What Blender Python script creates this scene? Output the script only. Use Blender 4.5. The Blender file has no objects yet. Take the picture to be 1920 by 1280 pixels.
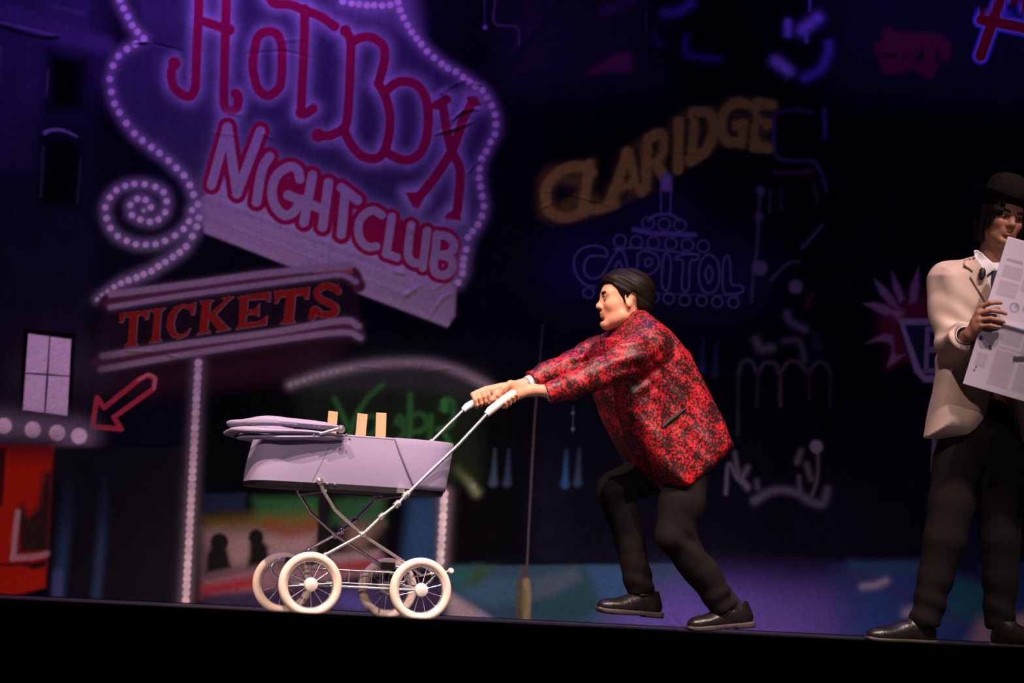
import bpy, bmesh, math, random
import numpy as np
from mathutils import Matrix, Vector
random.seed(4); RNG = np.random.default_rng(7)

# ------------------------------------------------------------------ camera, world, lights, exposure
F_PX = 3800.0; PITCH = math.radians(7.08); ROLL = math.radians(2.77)
CAM = np.array([0.0, -7.68, 0.125])
_r0 = np.array([1.0, 0, 0]); _u0 = np.array([0, -math.sin(PITCH), math.cos(PITCH)])
FWD = np.array([0, math.cos(PITCH), math.sin(PITCH)])
RGT = math.cos(ROLL)*_r0 + math.sin(ROLL)*_u0
UPV = -math.sin(ROLL)*_r0 + math.cos(ROLL)*_u0
sc = bpy.context.scene
cam_d = bpy.data.cameras.new('camera'); cam = bpy.data.objects.new('camera', cam_d)
sc.collection.objects.link(cam); sc.camera = cam
cam_d.sensor_width = 36.0; cam_d.lens = 36.0*F_PX/1920.0; cam_d.clip_end = 100
M = Matrix.Identity(4)
for i in range(3):
    M[i][0] = RGT[i]; M[i][1] = UPV[i]; M[i][2] = -FWD[i]; M[i][3] = CAM[i]
cam.matrix_world = M
cam_d.dof.use_dof = True; cam_d.dof.focus_distance = 7.6; cam_d.dof.aperture_fstop = 4.5

sc.view_settings.view_transform = 'Standard'; sc.view_settings.look = 'None'
sc.view_settings.gamma = 1.0; sc.view_settings.use_curve_mapping = False
sc.view_settings.exposure = 0.0
wd = bpy.data.worlds.new('dark_hall'); sc.world = wd; wd.use_nodes = True
wd.node_tree.nodes['Background'].inputs[0].default_value = (0.35, 0.3, 0.5, 1)
wd.node_tree.nodes['Background'].inputs[1].default_value = 0.006

def spot(name, loc, target, power, col, angle, blend, radius):
    d = bpy.data.lights.new(name, 'SPOT'); d.energy = power; d.color = col
    d.spot_size = math.radians(angle); d.spot_blend = blend; d.shadow_soft_size = radius
    o = bpy.data.objects.new(name, d); sc.collection.objects.link(o); o.location = loc
    o.rotation_euler = (Vector(target)-Vector(loc)).to_track_quat('-Z', 'Y').to_euler()
    return o
# stage spots on the players, hung high over the apron, and two lower ones from the house
for i, (lx, tx, pw, colr) in enumerate(((-2.6, -0.75, 2150, (1.0, 0.68, 0.54)), (-0.5, 0.1, 1900, (1.0, 0.71, 0.63)), (1.9, 0.2, 1500, (1.0, 0.68, 0.66)), (3.4, 1.5, 1350, (1.0, 0.75, 0.68)))):
    spot('stage_spot', (lx, -3.7, 6.3), (tx, 0.2, 0.75), pw, colr, 32, 0.6, 0.07)
spot('house_spot', (-3.4, -9.5, 4.0), (-1.75, 1.6, 0.5), 2000, (1.0, 0.72, 0.64), 22, 0.9, 0.12)
spot('house_spot_two', (3.2, -9.5, 4.0), (0.9, 1.2, 0.45), 560, (1.0, 0.74, 0.78), 24, 0.9, 0.12)
# violet wash from the bar above the painted drop
spot('violet_wash', (-1.5, 1.15, 4.7), (-1.4, 2.35, 2.3), 480, (0.38, 0.14, 1.0), 100, 1.0, 0.25)
spot('violet_wash_two', (1.9, 1.15, 4.7), (1.9, 2.35, 2.3), 130, (0.22, 0.12, 1.0), 100, 1.0, 0.25)
spot('back_violet', (0.5, 1.9, 4.4), (0.3, -0.2, 0.6), 60, (0.35, 0.2, 1.0), 70, 1.0, 0.2)

# ------------------------------------------------------------------ helpers
COL = sc.collection
def W(px, py, y):
    """point of the plane y = const that shows at photo pixel (px, py)"""
    v = (px-960.0)*RGT - (py-640.0)*UPV + F_PX*FWD
    return CAM + v*((y-CAM[1])/v[1])
def proj(P):
    v = np.asarray(P, float)-CAM; d = v@FWD
    return 960+F_PX*(v@RGT)/d, 640-F_PX*(v@UPV)/d

def link(o, parent=None):
    COL.objects.link(o)
    if parent is not None: o.parent = parent
    return o
def tag(o, label=None, cat=None, group=None, kind=None):
    if label: o['label'] = label
    if cat: o['category'] = cat
    if group: o['group'] = group
    if kind: o['kind'] = kind
    return o
def empty(name, loc=(0, 0, 0), rz=0.0):
    o = bpy.data.objects.new(name, None); o.location = loc; o.rotation_euler = (0, 0, rz)
    o.empty_display_size = 0.1
    return link(o)
def mesh_obj(name, verts, faces, mat, parent=None, smooth=True, off=None):
    me = bpy.data.meshes.new(name)
    verts = np.asarray(verts, float)
    if off is not None: verts = verts-np.asarray(off, float)
    me.from_pydata(verts.tolist(), [], [tuple(f) for f in faces])
    me.update()
    if mat is not None: me.materials.append(mat)
    if smooth: me.shade_smooth()
    return link(bpy.data.objects.new(name, me), parent)

class MB:
    """collects simple solids into one mesh"""
    def __init__(s): s.v = []; s.f = []
    def add(s, V, Fc):
        b = len(s.v); s.v += [tuple(map(float, p)) for p in V]; s.f += [tuple(i+b for i in f) for f in Fc]
        return s
    def box(s, c, d, R=None):
        c = np.array(c, float); d = np.array(d, float)/2
        V = [np.array([x, y, z])*d for x in (-1, 1) for y in (-1, 1) for z in (-1, 1)]
        if R is not None: V = [np.asarray(R)@p for p in V]
        return s.add([p+c for p in V], [(0, 1, 3, 2), (4, 6, 7, 5), (0, 4, 5, 1), (2, 3, 7, 6), (0, 2, 6, 4), (1, 5, 7, 3)])
    def tube(s, pts, r, n=10, closed=False, caps=True):
        pts = [np.array(p, float) for p in pts]; m = len(pts)
        rs = [r]*m if np.isscalar(r) else list(r)
        T = []
        for i in range(m):
            a = pts[(i-1) % m] if (closed or i > 0) else pts[i]
            b = pts[(i+1) % m] if (closed or i < m-1) else pts[i]
            t = b-a; T.append(t/(np.linalg.norm(t)+1e-12))
        ref = np.array([0, 0, 1.0]) if abs(T[0][2]) < 0.9 else np.array([1.0, 0, 0])
        u = np.cross(T[0], ref); u /= np.linalg.norm(u)
        V = []
        for i in range(m):
            u = u-T[i]*(u@T[i]); u /= np.linalg.norm(u); w = np.cross(T[i], u)
            for k in range(n):
                a = 2*math.pi*k/n; V.append(pts[i]+rs[i]*(math.cos(a)*u+math.sin(a)*w))
        Fc = []
        for i in range(m if closed else m-1):
            j = (i+1) % m
            for k in range(n):
                l = (k+1) % n; Fc.append((i*n+k, i*n+l, j*n+l, j*n+k))
        if caps and not closed:
            Fc.append(tuple(range(n-1, -1, -1))); Fc.append(tuple((m-1)*n+k for k in range(n)))
        return s.add(V, Fc)
    def lathe(s, prof, c, axis, n=24):
        """prof: list of (radius, height) turned about axis through c"""
        ax = np.array(axis, float); ax /= np.linalg.norm(ax)
        ref = np.array([0, 0, 1.0]) if abs(ax[2]) < 0.9 else np.array([1.0, 0, 0])
        u = np.cross(ax, ref); u /= np.linalg.norm(u); w = np.cross(ax, u); c = np.array(c, float)
        V = []; Fc = []
        for r, h in prof:
            for k in range(n):
                a = 2*math.pi*k/n; V.append(c+ax*h+max(r, 1e-5)*(math.cos(a)*u+math.sin(a)*w))
        for i in range(len(prof)-1):
            for k in range(n):
                l = (k+1) % n; Fc.append((i*n+k, i*n+l, (i+1)*n+l, (i+1)*n+k))
        return s.add(V, Fc)
    def build(s, name, mat, parent=None, smooth=True):
        o = mesh_obj(name, s.v, s.f, mat, parent, smooth)
        bm = bmesh.new(); bm.from_mesh(o.data); bmesh.ops.recalc_face_normals(bm, faces=bm.faces)
        for e in bm.edges:
            if len(e.link_faces) == 2 and e.calc_face_angle(0) > 0.7: e.smooth = False
        bm.to_mesh(o.data); bm.free()
        return o

def spline(pts, closed=False, n=8):
    P = [np.array(p, float) for p in pts]; m = len(P); out = []
    if m < 3: return np.array(P)
    for i in range(m if closed else m-1):
        p1, p2 = P[i], P[(i+1) % m]
        p0 = P[(i-1) % m] if (closed or i > 0) else 2*p1-p2
        p3 = P[(i+2) % m] if (closed or i < m-2) else 2*p2-p1
        for k in range(n):
            t = k/n
            out.append(0.5*(2*p1+(p2-p0)*t+(2*p0-5*p1+4*p2-p3)*t*t+(3*p1-p0-3*p2+p3)*t**3))
    if not closed: out.append(P[-1])
    return np.array(out)

# ------------------------------------------------------------------ materials
def mat(name, col, rough=0.6, metal=0.0, spec=0.5, sheen=0.0, noise=None, bump=None):
    m = bpy.data.materials.new(name); m.use_nodes = True; nt = m.node_tree; b = nt.nodes['Principled BSDF']
    b.inputs['Base Color'].default_value = (*col, 1); b.inputs['Roughness'].default_value = rough
    b.inputs['Metallic'].default_value = metal; b.inputs['Specular IOR Level'].default_value = spec
    if sheen: b.inputs['Sheen Weight'].default_value = sheen
    if noise or bump:
        tc = nt.nodes.new('ShaderNodeTexCoord')
    if noise:                                   # (scale, second colour)
        n = nt.nodes.new('ShaderNodeTexNoise'); n.inputs['Scale'].default_value = noise[0]; n.inputs['Detail'].default_value = 4
        r = nt.nodes.new('ShaderNodeMix'); r.data_type = 'RGBA'
        r.inputs[6].default_value = (*col, 1); r.inputs[7].default_value = (*noise[1], 1)
        nt.links.new(tc.outputs['Object'], n.inputs['Vector']); nt.links.new(n.outputs['Fac'], r.inputs[0])
        nt.links.new(r.outputs[2], b.inputs['Base Color'])
    if bump:                                    # (scale, strength)
        n = nt.nodes.new('ShaderNodeTexNoise'); n.inputs['Scale'].default_value = bump[0]; n.inputs['Detail'].default_value = 3
        bp = nt.nodes.new('ShaderNodeBump'); bp.inputs['Strength'].default_value = bump[1]; bp.inputs['Distance'].default_value = 0.004
        nt.links.new(tc.outputs['Object'], n.inputs['Vector']); nt.links.new(n.outputs['Fac'], bp.inputs['Height'])
        nt.links.new(bp.outputs['Normal'], b.inputs['Normal'])
    return m
def attr_mat(name, rough=0.7, spec=0.3, weave=None):
    """paint stored on the mesh (colour attribute 'paint') plus a fine weave bump"""
    m = bpy.data.materials.new(name); m.use_nodes = True; nt = m.node_tree; b = nt.nodes['Principled BSDF']
    a = nt.nodes.new('ShaderNodeVertexColor'); a.layer_name = 'paint'
    b.inputs['Roughness'].default_value = rough; b.inputs['Specular IOR Level'].default_value = spec
    nt.links.new(a.outputs['Color'], b.inputs['Base Color'])
    if weave:
        tc = nt.nodes.new('ShaderNodeTexCoord'); n = nt.nodes.new('ShaderNodeTexNoise')
        n.inputs['Scale'].default_value = weave[0]; n.inputs['Detail'].default_value = 3
        mp = nt.nodes.new('ShaderNodeMapRange'); mp.inputs[1].default_value = 0.3; mp.inputs[2].default_value = 0.7
        mp.inputs[3].default_value = 1-weave[1]; mp.inputs[4].default_value = 1+weave[1]
        mx = nt.nodes.new('ShaderNodeMix'); mx.data_type = 'RGBA'; mx.blend_type = 'MULTIPLY'; mx.inputs[0].default_value = 1
        nt.links.new(tc.outputs['Object'], n.inputs['Vector']); nt.links.new(n.outputs['Fac'], mp.inputs[0])
        nt.links.new(a.outputs['Color'], mx.inputs[6]); nt.links.new(mp.outputs[0], mx.inputs[7])
        nt.links.new(mx.outputs[2], b.inputs['Base Color'])
    return m

# ------------------------------------------------------------------ stage floor and front edge
def structure(o): o['kind'] = 'structure'; return o
m_floor = mat('stage_floor_paint', (0.016, 0.015, 0.020), 0.6, noise=(3.0, (0.011, 0.010, 0.014)))
structure(MB().box((0, -0.3, -0.03), (11, 6.4, 0.06)).build('floor', m_floor, None, False))
m_lip = mat('black_stage_paint', (0.0025, 0.0024, 0.0022), 0.95, spec=0.0, noise=(6.0, (0.0035, 0.003, 0.0027)))
# raised black edging board along the stage front and the black fascia below it
LIPY = -3.38
lip_z = float(W(960, 1166.5, LIPY)[2])
structure(MB().box((0, LIPY-0.06, lip_z-0.05), (11, 0.14, 0.1)).build('trim_1', m_lip, None, False))
m_drape = mat('black_masking_cloth', (0.004, 0.004, 0.004), 0.95, spec=0.05)
structure(MB().box((0, 3.0, 2.4), (11, 0.06, 4.9)).build('wall_back', m_drape, None, False))
for nm, sx in (('wall_left', -1), ('wall_right', 1)): structure(MB().box((sx*5.47, -0.3, 2.4), (0.06, 6.4, 4.9)).build(nm, m_drape, None, False))
structure(MB().box((0, LIPY-0.20, lip_z-0.62), (11, 0.14, 1.1)).build('trim_2', m_lip, None, False))
# ------------------------------------------------------------------ the painted drop
BY = 2.35
def axis_fine(lo, hi, a, b, fine, coarse):
    return np.concatenate([np.arange(lo, a, coarse), np.arange(a, b, fine), np.arange(b, hi+coarse/2, coarse)])
GX = axis_fine(-4.8, 4.8, -2.85, 2.75, 0.0056, 0.05)
GZ = axis_fine(0.004, 4.3, 0.004, 3.16, 0.0056, 0.05)
gx, gz = np.meshgrid(GX, GZ, indexing='xy')
_v = np.stack([gx-CAM[0], np.full_like(gx, BY-CAM[1]), gz-CAM[2]], -1)
_d = _v@FWD
PX = (960+F_PX*(_v@RGT)/_d).astype(np.float32); PY = (640-F_PX*(_v@UPV)/_d).astype(np.float32)
C = np.zeros(gx.shape+(3,), np.float32)
HGT = np.zeros(gx.shape, np.float32)            # relief of the cloth, metres towards the house

def Z(ox, oy, s, pts): return [(ox+u/s, oy+v/s) for u, v in pts]
_rowpx = PX[:, :]
def window(P, pad):
    P = np.asarray(P, float); x0, y0 = P.min(0)-pad; x1, y1 = P.max(0)+pad
    # bounds in grid indices by un-projecting the corner pixels
    c = [W(x, y, BY) for x in (x0, x1) for y in (y0, y1)]
    xs = [p[0] for p in c]; zs = [p[2] for p in c]
    i0, i1 = np.searchsorted(GX, [min(xs), max(xs)]); j0, j1 = np.searchsorted(GZ, [min(zs), max(zs)])
    return slice(max(j0-1, 0), j1+1), slice(max(i0-1, 0), i1+1)
def dist_poly(P, sl, closed=False, param=False):
    x = PX[sl]; y = PY[sl]; d2 = np.full(x.shape, 1e9, np.float32); tt = np.zeros(x.shape, np.float32)
    P = np.asarray(P, np.float32); n = len(P)
    if n == 1: return np.hypot(x-P[0, 0], y-P[0, 1])
    for i in range(n if closed else n-1):
        a = P[i]; b = P[(i+1) % n]; e = b-a; L = float(e@e)+1e-9
        t = np.clip(((x-a[0])*e[0]+(y-a[1])*e[1])/L, 0, 1)
        q = (x-a[0]-t*e[0])**2+(y-a[1]-t*e[1])**2
        if param: m = q < d2; tt[m] = ((i+t)/max(n-1, 1))[m]
        np.minimum(d2, q, out=d2)
    return (np.sqrt(d2), tt) if param else np.sqrt(d2)
def inside(P, sl):
    x = PX[sl]; y = PY[sl]; r = np.zeros(x.shape, bool); n = len(P)
    for i in range(n):
        (x1, y1), (x2, y2) = P[i], P[(i+1) % n]
        if y1 == y2: continue
        r ^= ((y1 > y) != (y2 > y)) & (x < (x2-x1)*(y-y1)/(y2-y1)+x1)
    return r
def lay(sl, a, col):
    a = np.clip(a, 0, 1)[..., None]; C[sl] = C[sl]*(1-a)+np.asarray(col, np.float32)*a
def smooth01(x): x = np.clip(x, 0, 1); return x*x*(3-2*x)
def stroke(P, w, col, soft=2.0, alpha=1.0, closed=False, curve=True, taper=None):
    P = spline(P, closed, 6) if (curve and len(P) > 2) else np.asarray(P, float)
    sl = window(P, w/2+soft+2)
    if taper is not None:
        d, t = dist_poly(P, sl, closed, True); h = w/2*(taper[0]+(taper[1]-taper[0])*t)
    else:
        d = dist_poly(P, sl, closed); h = w/2
    lay(sl, alpha*smooth01((h+soft/2-d)/soft), col)
def glow(P, r, col, alpha=1.0, closed=False, curve=True):
    P = spline(P, closed, 6) if (curve and len(P) > 2) else np.asarray(P, float)
    sl = window(P, r*2.3); d = dist_poly(P, sl, closed); lay(sl, alpha*np.exp(-(d/r)**2), col)
def poly(P, col, soft=3.0, alpha=1.0, grad=None):
    P = [tuple(p) for p in P]; sl = window(P, soft+3); d = dist_poly(P, sl, True); s = np.where(inside(P, sl), -d, d)
    a = alpha*smooth01((soft/2-s)/soft)
    if grad is not None: a = a*grad(PX[sl], PY[sl])
    lay(sl, a, col)
def dot(p, r, col, halo=None, soft=3.0, ha=0.6):
    if halo: glow([p], r*2.0, halo, ha)
    stroke([p], 2*r, col, soft, curve=False)
def along(P, step, curve=True):
    P = spline(P, n=10) if curve else np.asarray(P, float)
    s = np.concatenate([[0], np.cumsum(np.hypot(*np.diff(P, axis=0).T))])
    t = np.arange(0, s[-1]+0.1, step)
    return list(zip(np.interp(t, s, P[:, 0]), np.interp(t, s, P[:, 1])))
def vnoise(sx, sy, seed):
    """smooth value noise over photo-like coordinates"""
    r = np.random.default_rng(seed).random((256, 256)).astype(np.float32)
    x = PX/sx+4000; y = PY/sy+4000; xi = np.floor(x).astype(int); yi = np.floor(y).astype(int)
    fx = smooth01(x-xi); fy = smooth01(y-yi)
    g = lambda a, b: r[b % 256, a % 256]
    return (g(xi, yi)*(1-fx)+g(xi+1, yi)*fx)*(1-fy)+(g(xi, yi+1)*(1-fx)+g(xi+1, yi+1)*fx)*fy

# paints
NAVY = (0.0028, 0.0028, 0.0075); BLACK = (0.0016, 0.0016, 0.0024); INDIGO = (0.034, 0.030, 0.070)
LILAC = (0.40, 0.36, 0.46); WHITE = (0.72, 0.66, 0.66); BULB = (0.80, 0.72, 0.70); RED = (0.24, 0.006, 0.040)
HALO = (0.13, 0.115, 0.16)

# night sky and building masses
n1 = vnoise(160, 160, 1); n2 = vnoise(60, 60, 2)
C[:] = np.asarray(NAVY, np.float32)*(0.6+0.8*n1[..., None])
poly([(-400, -300), (190, -300), (180, 560), (160, 640), (-400, 640)], (0.008, 0.007, 0.018), 60)
poly([(-400, -300), (190, -300), (186, 120), (150, 190), (-400, 260)], (0.030, 0.025, 0.070), 130)  # brighter blue top paints in the violet light fading down the left mass
poly([(950, -300), (1230, -300), (1230, 150), (950, 160)], (0.020, 0.017, 0.034), 120)
poly([(1560, -300), (2300, -300), (2300, 250), (1560, 160)], (0.015, 0.013, 0.026), 120)
poly([(330, 520), (700, 660), (1000, 700), (1000, 1060), (370, 1140)], BLACK, 80)
# brownstone on the left: cornice, windows
stroke(Z(0, 0, 3.0467, [(-60, 20), (0, 60), (300, 170), (600, 260)]), 34, (0.045, 0.036, 0.10), 26)
stroke(Z(0, 0, 3.0467, [(0, 125), (330, 205)]), 4, (0.16, 0.13, 0.24), 6, 0.7)
stroke(Z(0, 0, 3.0467, [(300, 30), (480, 80)]), 8, (0.06, 0.05, 0.10), 10, 0.7)
stroke(Z(0, 0, 3.0467, [(0, 150), (230, 215), (330, 212)]), 6, BLACK, 6)
stroke(Z(0, 0, 3.0467, [(2, 260), (4, 480)]), 5, (0.15, 0.12, 0.22), 7, 0.7)
poly(Z(0, 0, 3.0467, [(250, 270), (500, 330), (490, 640), (260, 640)]), BLACK, 50)
poly([(-60, 70), (60, 90), (56, 300), (-60, 330)], (0.026, 0.022, 0.055), 90, 0.8)
stroke(Z(0, 0, 3.0467, [(275, 400), (265, 540)]), 3, (0.09, 0.08, 0.11), 5, 0.7)
poly(Z(0, 0, 3.0467, [(245, 790), (460, 800), (450, 1180), (225, 1180)]), BLACK, 44)
stroke(Z(0, 0, 3.0467, [(255, 758), (290, 742), (350, 742), (400, 760), (440, 780)]), 8, (0.26, 0.22, 0.34), 5, 0.6, taper=(1, 0.4))
stroke(Z(0, 0, 3.0467, [(246, 840), (240, 1000), (232, 1120)]), 4, (0.05, 0.045, 0.055), 6, 0.7)
stroke(Z(0, 0, 3.0467, [(463, 900), (452, 1050), (440, 1160)]), 4, (0.035, 0.03, 0.04), 6, 0.7)

# ---- Hot Box sign: ground, halos, lettering
SIGN = [(228, -60), (275, 72), (212, 120), (208, 170), (260, 256), (356, 347), (372, 395), (440, 430), (850, 540), (868, 500), (905, 420),
        (898, 310), (928, 240), (918, 180), (880, 150), (830, 118), (790, 75), (745, 0), (700, -60)]
poly(SIGN, INDIGO, 34)
poly([(560, -80), (770, -80), (790, 60), (640, 30)], (0.10, 0.085, 0.14), 50)
hb = 300, 0, 5.333
H1 = Z(*hb, [(396, -260), (390, 0), (385, 200), (370, 480), (358, 820), (345, 900), (300, 965), (220, 945), (140, 870), (115, 760), (125, 680), (145, 635)])
H2 = Z(*hb, [(672, -260), (665, 0), (655, 300), (645, 700), (640, 1000), (665, 1090), (710, 1115), (765, 1080), (785, 1000), (775, 950), (755, 935)])
H3 = Z(*hb, [(430, 215), (550, 255), (690, 300)])
O1 = Z(*hb, [(1080, 318), (1170, 345), (1215, 450), (1222, 600), (1215, 760), (1190, 880), (1085, 958), (990, 900), (945, 780), (930, 650), (950, 480), (990, 360)])
T1 = Z(*hb, [(1090, -30), (1150, 40), (1300, 50), (1430, 100), (1600, 165), (1745, 265)])
T2 = Z(*hb, [(1450, 90), (1440, 500), (1420, 900), (1412, 1130)])
T3 = Z(*hb, [(1412, 1130), (1455, 1140), (1535, 1085)])
bx = 600, 60, 3.5556
B1 = Z(*bx, [(170, -5), (205, 70), (200, 300), (185, 550), (160, 640), (70, 690), (-10, 690)])
B2 = Z(*bx, [(205, 75), (270, 40), (350, 40), (420, 90), (432, 160), (420, 240), (390, 345)])
B3 = Z(*bx, [(390, 345), (435, 430), (465, 540), (465, 650), (440, 770), (400, 830), (345, 845), (270, 820), (200, 740), (160, 650)])
O2 = Z(*bx, [(450, 385), (500, 345), (560, 330), (640, 350), (700, 430), (722, 550), (715, 680), (680, 790), (610, 850), (540, 850), (470, 820), (440, 790)])
X1 = Z(*bx, [(815, 480), (830, 560), (850, 680), (880, 800), (930, 900), (932, 1010), (915, 1190)])
X2 = Z(*bx, [(1020, 470), (960, 570), (920, 690), (880, 790), (800, 920), (720, 1030), (650, 1110)])
X3 = Z(*bx, [(775, 490), (845, 450)])
X4 = Z(*bx, [(570, 1070), (650, 1068), (695, 1110), (655, 1182), (615, 1165)])
X5 = Z(*bx, [(830, 1225), (885, 1185), (935, 1180), (942, 1258), (838, 1250)])
X6 = Z(*bx, [(978, 430), (1050, 428), (1082, 492), (985, 500)])
letters = [H1, H2, H3, T1, T2, T3, B1, B2, B3, O2, X1, X2, X3]
for L in letters: glow(L, 18, LILAC, 0.60)
glow(O1, 17, LILAC, 0.58, closed=True)
for L in (X4, X5, X6): glow(L, 15, LILAC, 0.5, closed=True, curve=False)
# dry-brush break-up of the halo
m = vnoise(9, 26, 5)*0.55+vnoise(30, 30, 6)*0.45
C[:] *= (0.80+0.36*m[..., None])
for L in letters: stroke(L, 17.5, RED, 2.5)
stroke(O1, 17.5, RED, 2.5, closed=True)
for p, r in ((H1[-1], 12), (H2[-1], 9.5), (H3[-1], 11), (B1[-1], 13), (B1[0], 11), (T1[-1], 10), (T2[-1], 11)): stroke([p], 2*r, RED, 2.5, curve=False)
for L in (X4, X5, X6): poly(L, RED, 3)

# ---- white apron panel under NIGHTCLUB
PANEL = [(368, 380), (384, 436), (838, 613), (853, 592), (857, 500), (600, 380), (430, 330)]
poly(PANEL, (0.29, 0.235, 0.25), 10)
for k in range(26):
    y0 = 372+k*5.2; q = random.uniform(0.0, 0.35); x0 = 372+random.uniform(0, 120)
    c0 = 0.17+0.22*random.random()
    stroke([(x0, y0+(x0-372)*0.385-20), (x0+160, y0+(x0-212)*0.385-18), (min(x0+330, 846), y0+(min(x0+330, 846)-372)*0.385-22)], random.uniform(4, 11),
           (c0, c0*0.84, c0*0.92), 7, 0.5 if y0+(x0-372)*0.385 < 436+(x0-384)*0.39 and y0 < 428 else 0.0)
stroke([(388, 431), (610, 520), (838, 606)], 11, (0.32, 0.265, 0.29), 5, 0.8)
stroke([(390, 412), (600, 492), (770, 560)], 3, (0.2, 0.15, 0.2), 5, 0.6)

ng = 360, 200, 5.333; nh = 620, 340, 4.268
NC = [Z(*ng, [(195, 785), (355, 205)]), Z(*ng, [(355, 205), (450, 870)]), Z(*ng, [(450, 870), (685, 245)]),
      Z(*ng, [(775, 500), (700, 640), (645, 955)]),
      Z(*ng, [(1080, 725), (1060, 640), (990, 600), (900, 640), (830, 720), (800, 850), (830, 990), (920, 1085), (1010, 1060), (1060, 990), (1100, 930)]),
      Z(*ng, [(960, 885), (1110, 945)]),
      Z(*ng, [(1205, 685), (1120, 1160)]), Z(*ng, [(1365, 760), (1305, 1205)]), Z(*ng, [(1110, 945), (1290, 1020)]),
      Z(*nh, [(85, 50), (215, 150)]), Z(*nh, [(115, 110), (85, 425)]),
      Z(*nh, [(410, 270), (350, 235), (290, 250), (235, 310), (222, 390), (240, 470), (300, 525), (365, 520)]),
      Z(*nh, [(490, 285), (470, 420), (445, 580)]), Z(*nh, [(445, 580), (530, 610)]),
      Z(*nh, [(645, 350), (622, 520), (622, 600), (660, 650), (720, 655)]), Z(*nh, [(772, 395), (737, 690)]),
      Z(*nh, [(850, 425), (840, 560), (822, 660)]),
      Z(*nh, [(850, 430), (930, 440), (985, 500), (960, 570), (880, 590)]),
      Z(*nh, [(880, 590), (960, 620), (970, 700), (910, 750), (840, 730), (822, 660)])]
for i, L in enumerate(NC): glow(L, 20, LILAC, 0.45)
for i, L in enumerate(NC): stroke(L, 36 if i < 11 else 32, RED, 3)
poly(Z(*ng, [(850, 720), (1080, 720), (1110, 900), (1000, 1010), (870, 960)]), RED, 4)
poly(Z(*nh, [(270, 300), (560, 300), (770, 420), (770, 640), (300, 520)]), RED, 5)
for i, L in enumerate(NC): stroke(L, 17.5 if i < 11 else 15.5, (0.28, 0.235, 0.25), 2.5)

# ---- chains of bulbs
chainA = [(225, 0), (232, 16), (240, 32), (248, 48), (258, 60), (270, 72), (254, 83), (238, 92), (222, 105), (212, 123), (206, 148), (209, 172), (215, 194),
          (224, 211), (237, 231), (252, 250), (267, 263), (284, 276), (299, 287), (316, 301), (331, 315), (345, 329), (356, 347), (363, 365), (371, 383), (373, 408),
          (369, 425), (361, 443), (349, 462), (337, 473), (324, 482), (310, 491), (297, 499), (284, 508), (269, 514), (256, 520), (241, 525), (227, 531), (214, 538),
          (202, 546), (192, 553), (182, 561)]
spiral = Z(160, 300, 4.573, [(500, 432), (560, 405), (517, 342), (445, 333), (385, 385), (400, 472), (472, 510), (553, 530), (627, 508), (685, 447), (698, 353), (670, 275),
          (600, 230), (508, 207), (420, 205), (342, 222), (267, 258), (210, 320), (172, 405), (182, 498), (215, 583), (278, 652), (355, 692), (433, 722), (518, 725),
          (603, 720), (685, 693), (770, 648), (845, 590), (890, 525), (915, 430)])
chainB = Z(500, 0, 3.0, [(430, 10), (480, 20), (520, 25), (565, 32), (605, 30), (650, 32), (695, 28), (740, 15), (752, 58), (770, 100), (793, 143), (815, 182), (843, 218),
          (870, 250), (903, 290), (942, 325), (985, 360), (1020, 385), (1065, 405), (1105, 435), (1140, 460), (1175, 487), (1215, 510), (1240, 550), (1265, 595), (1285, 645),
          (1290, 700), (1283, 755), (1258, 800), (1235, 850), (1210, 893), (1197, 948), (1195, 1000), (1203, 1050), (1212, 1105), (1222, 1160), (1210, 1215), (1188, 1262)])
chainB += Z(620, 340, 4.268, [(1135, 400), (1100, 450), (1085, 545), (1065, 620), (1060, 675), (1055, 735), (1020, 810)])
for ch in (chainA[:6], chainA[6:], spiral, chainB): glow(ch, 11, HALO, 0.75)
for ch in (chainA, spiral, chainB):
    for i, p in enumerate(ch):
        r = 6.3 if ch is not spiral else (3.5 if i == 0 else 5.9)
        if ch is chainA and i > 36: r = 6.2-(i-36)*0.55
        dot(p, r, (0.46+0.12*random.random(),)*1+(0.42, 0.46), (0.24, 0.21, 0.26), 4, 0.35)

# ---- TICKETS board
tk = 160, 480, 3.4286
BOARD = Z(*tk, [(90, 300), (1500, 80), (1740, 130), (1770, 420), (1770, 530), (90, 740)])
poly(BOARD, (0.012, 0.006, 0.010), 18)
poly(Z(*tk, [(90, 740), (1700, 500), (1500, 760), (400, 900), (60, 860)]), (0.030, 0.010, 0.016), 60, 0.8)
for w, c, P in ((24, (0.06, 0.008, 0.018), [(140, 285), (600, 222), (1100, 152), (1500, 108), (1700, 100), (1760, 190)]),
                (26, (0.06, 0.008, 0.018), [(80, 685), (600, 605), (1200, 518), (1650, 452), (1750, 490)])): stroke(Z(*tk, P), w, c, 8)
stroke(Z(*tk, [(1480, 100), (1620, 88), (1710, 100)]), 6, (0.40, 0.05, 0.01), 4)
for w, P in ((12.5, [(165, 245), (600, 190), (1100, 120), (1500, 80), (1700, 66)]), (9.5, [(160, 328), (600, 257), (1100, 187), (1500, 135), (1650, 122), (1740, 165)]),
             (12, [(112, 642), (600, 570), (1200, 490), (1650, 415), (1755, 450)]), (11, [(98, 728), (600, 640), (1200, 545), (1650, 490), (1770, 525)])):
    glow(Z(*tk, P), 9, (0.12, 0.085, 0.11), 0.5); stroke(Z(*tk, P), w, (0.23, 0.175, 0.20), 6)
tl = 200, 500, 6.4; tm = 440, 480, 6.4
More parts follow.
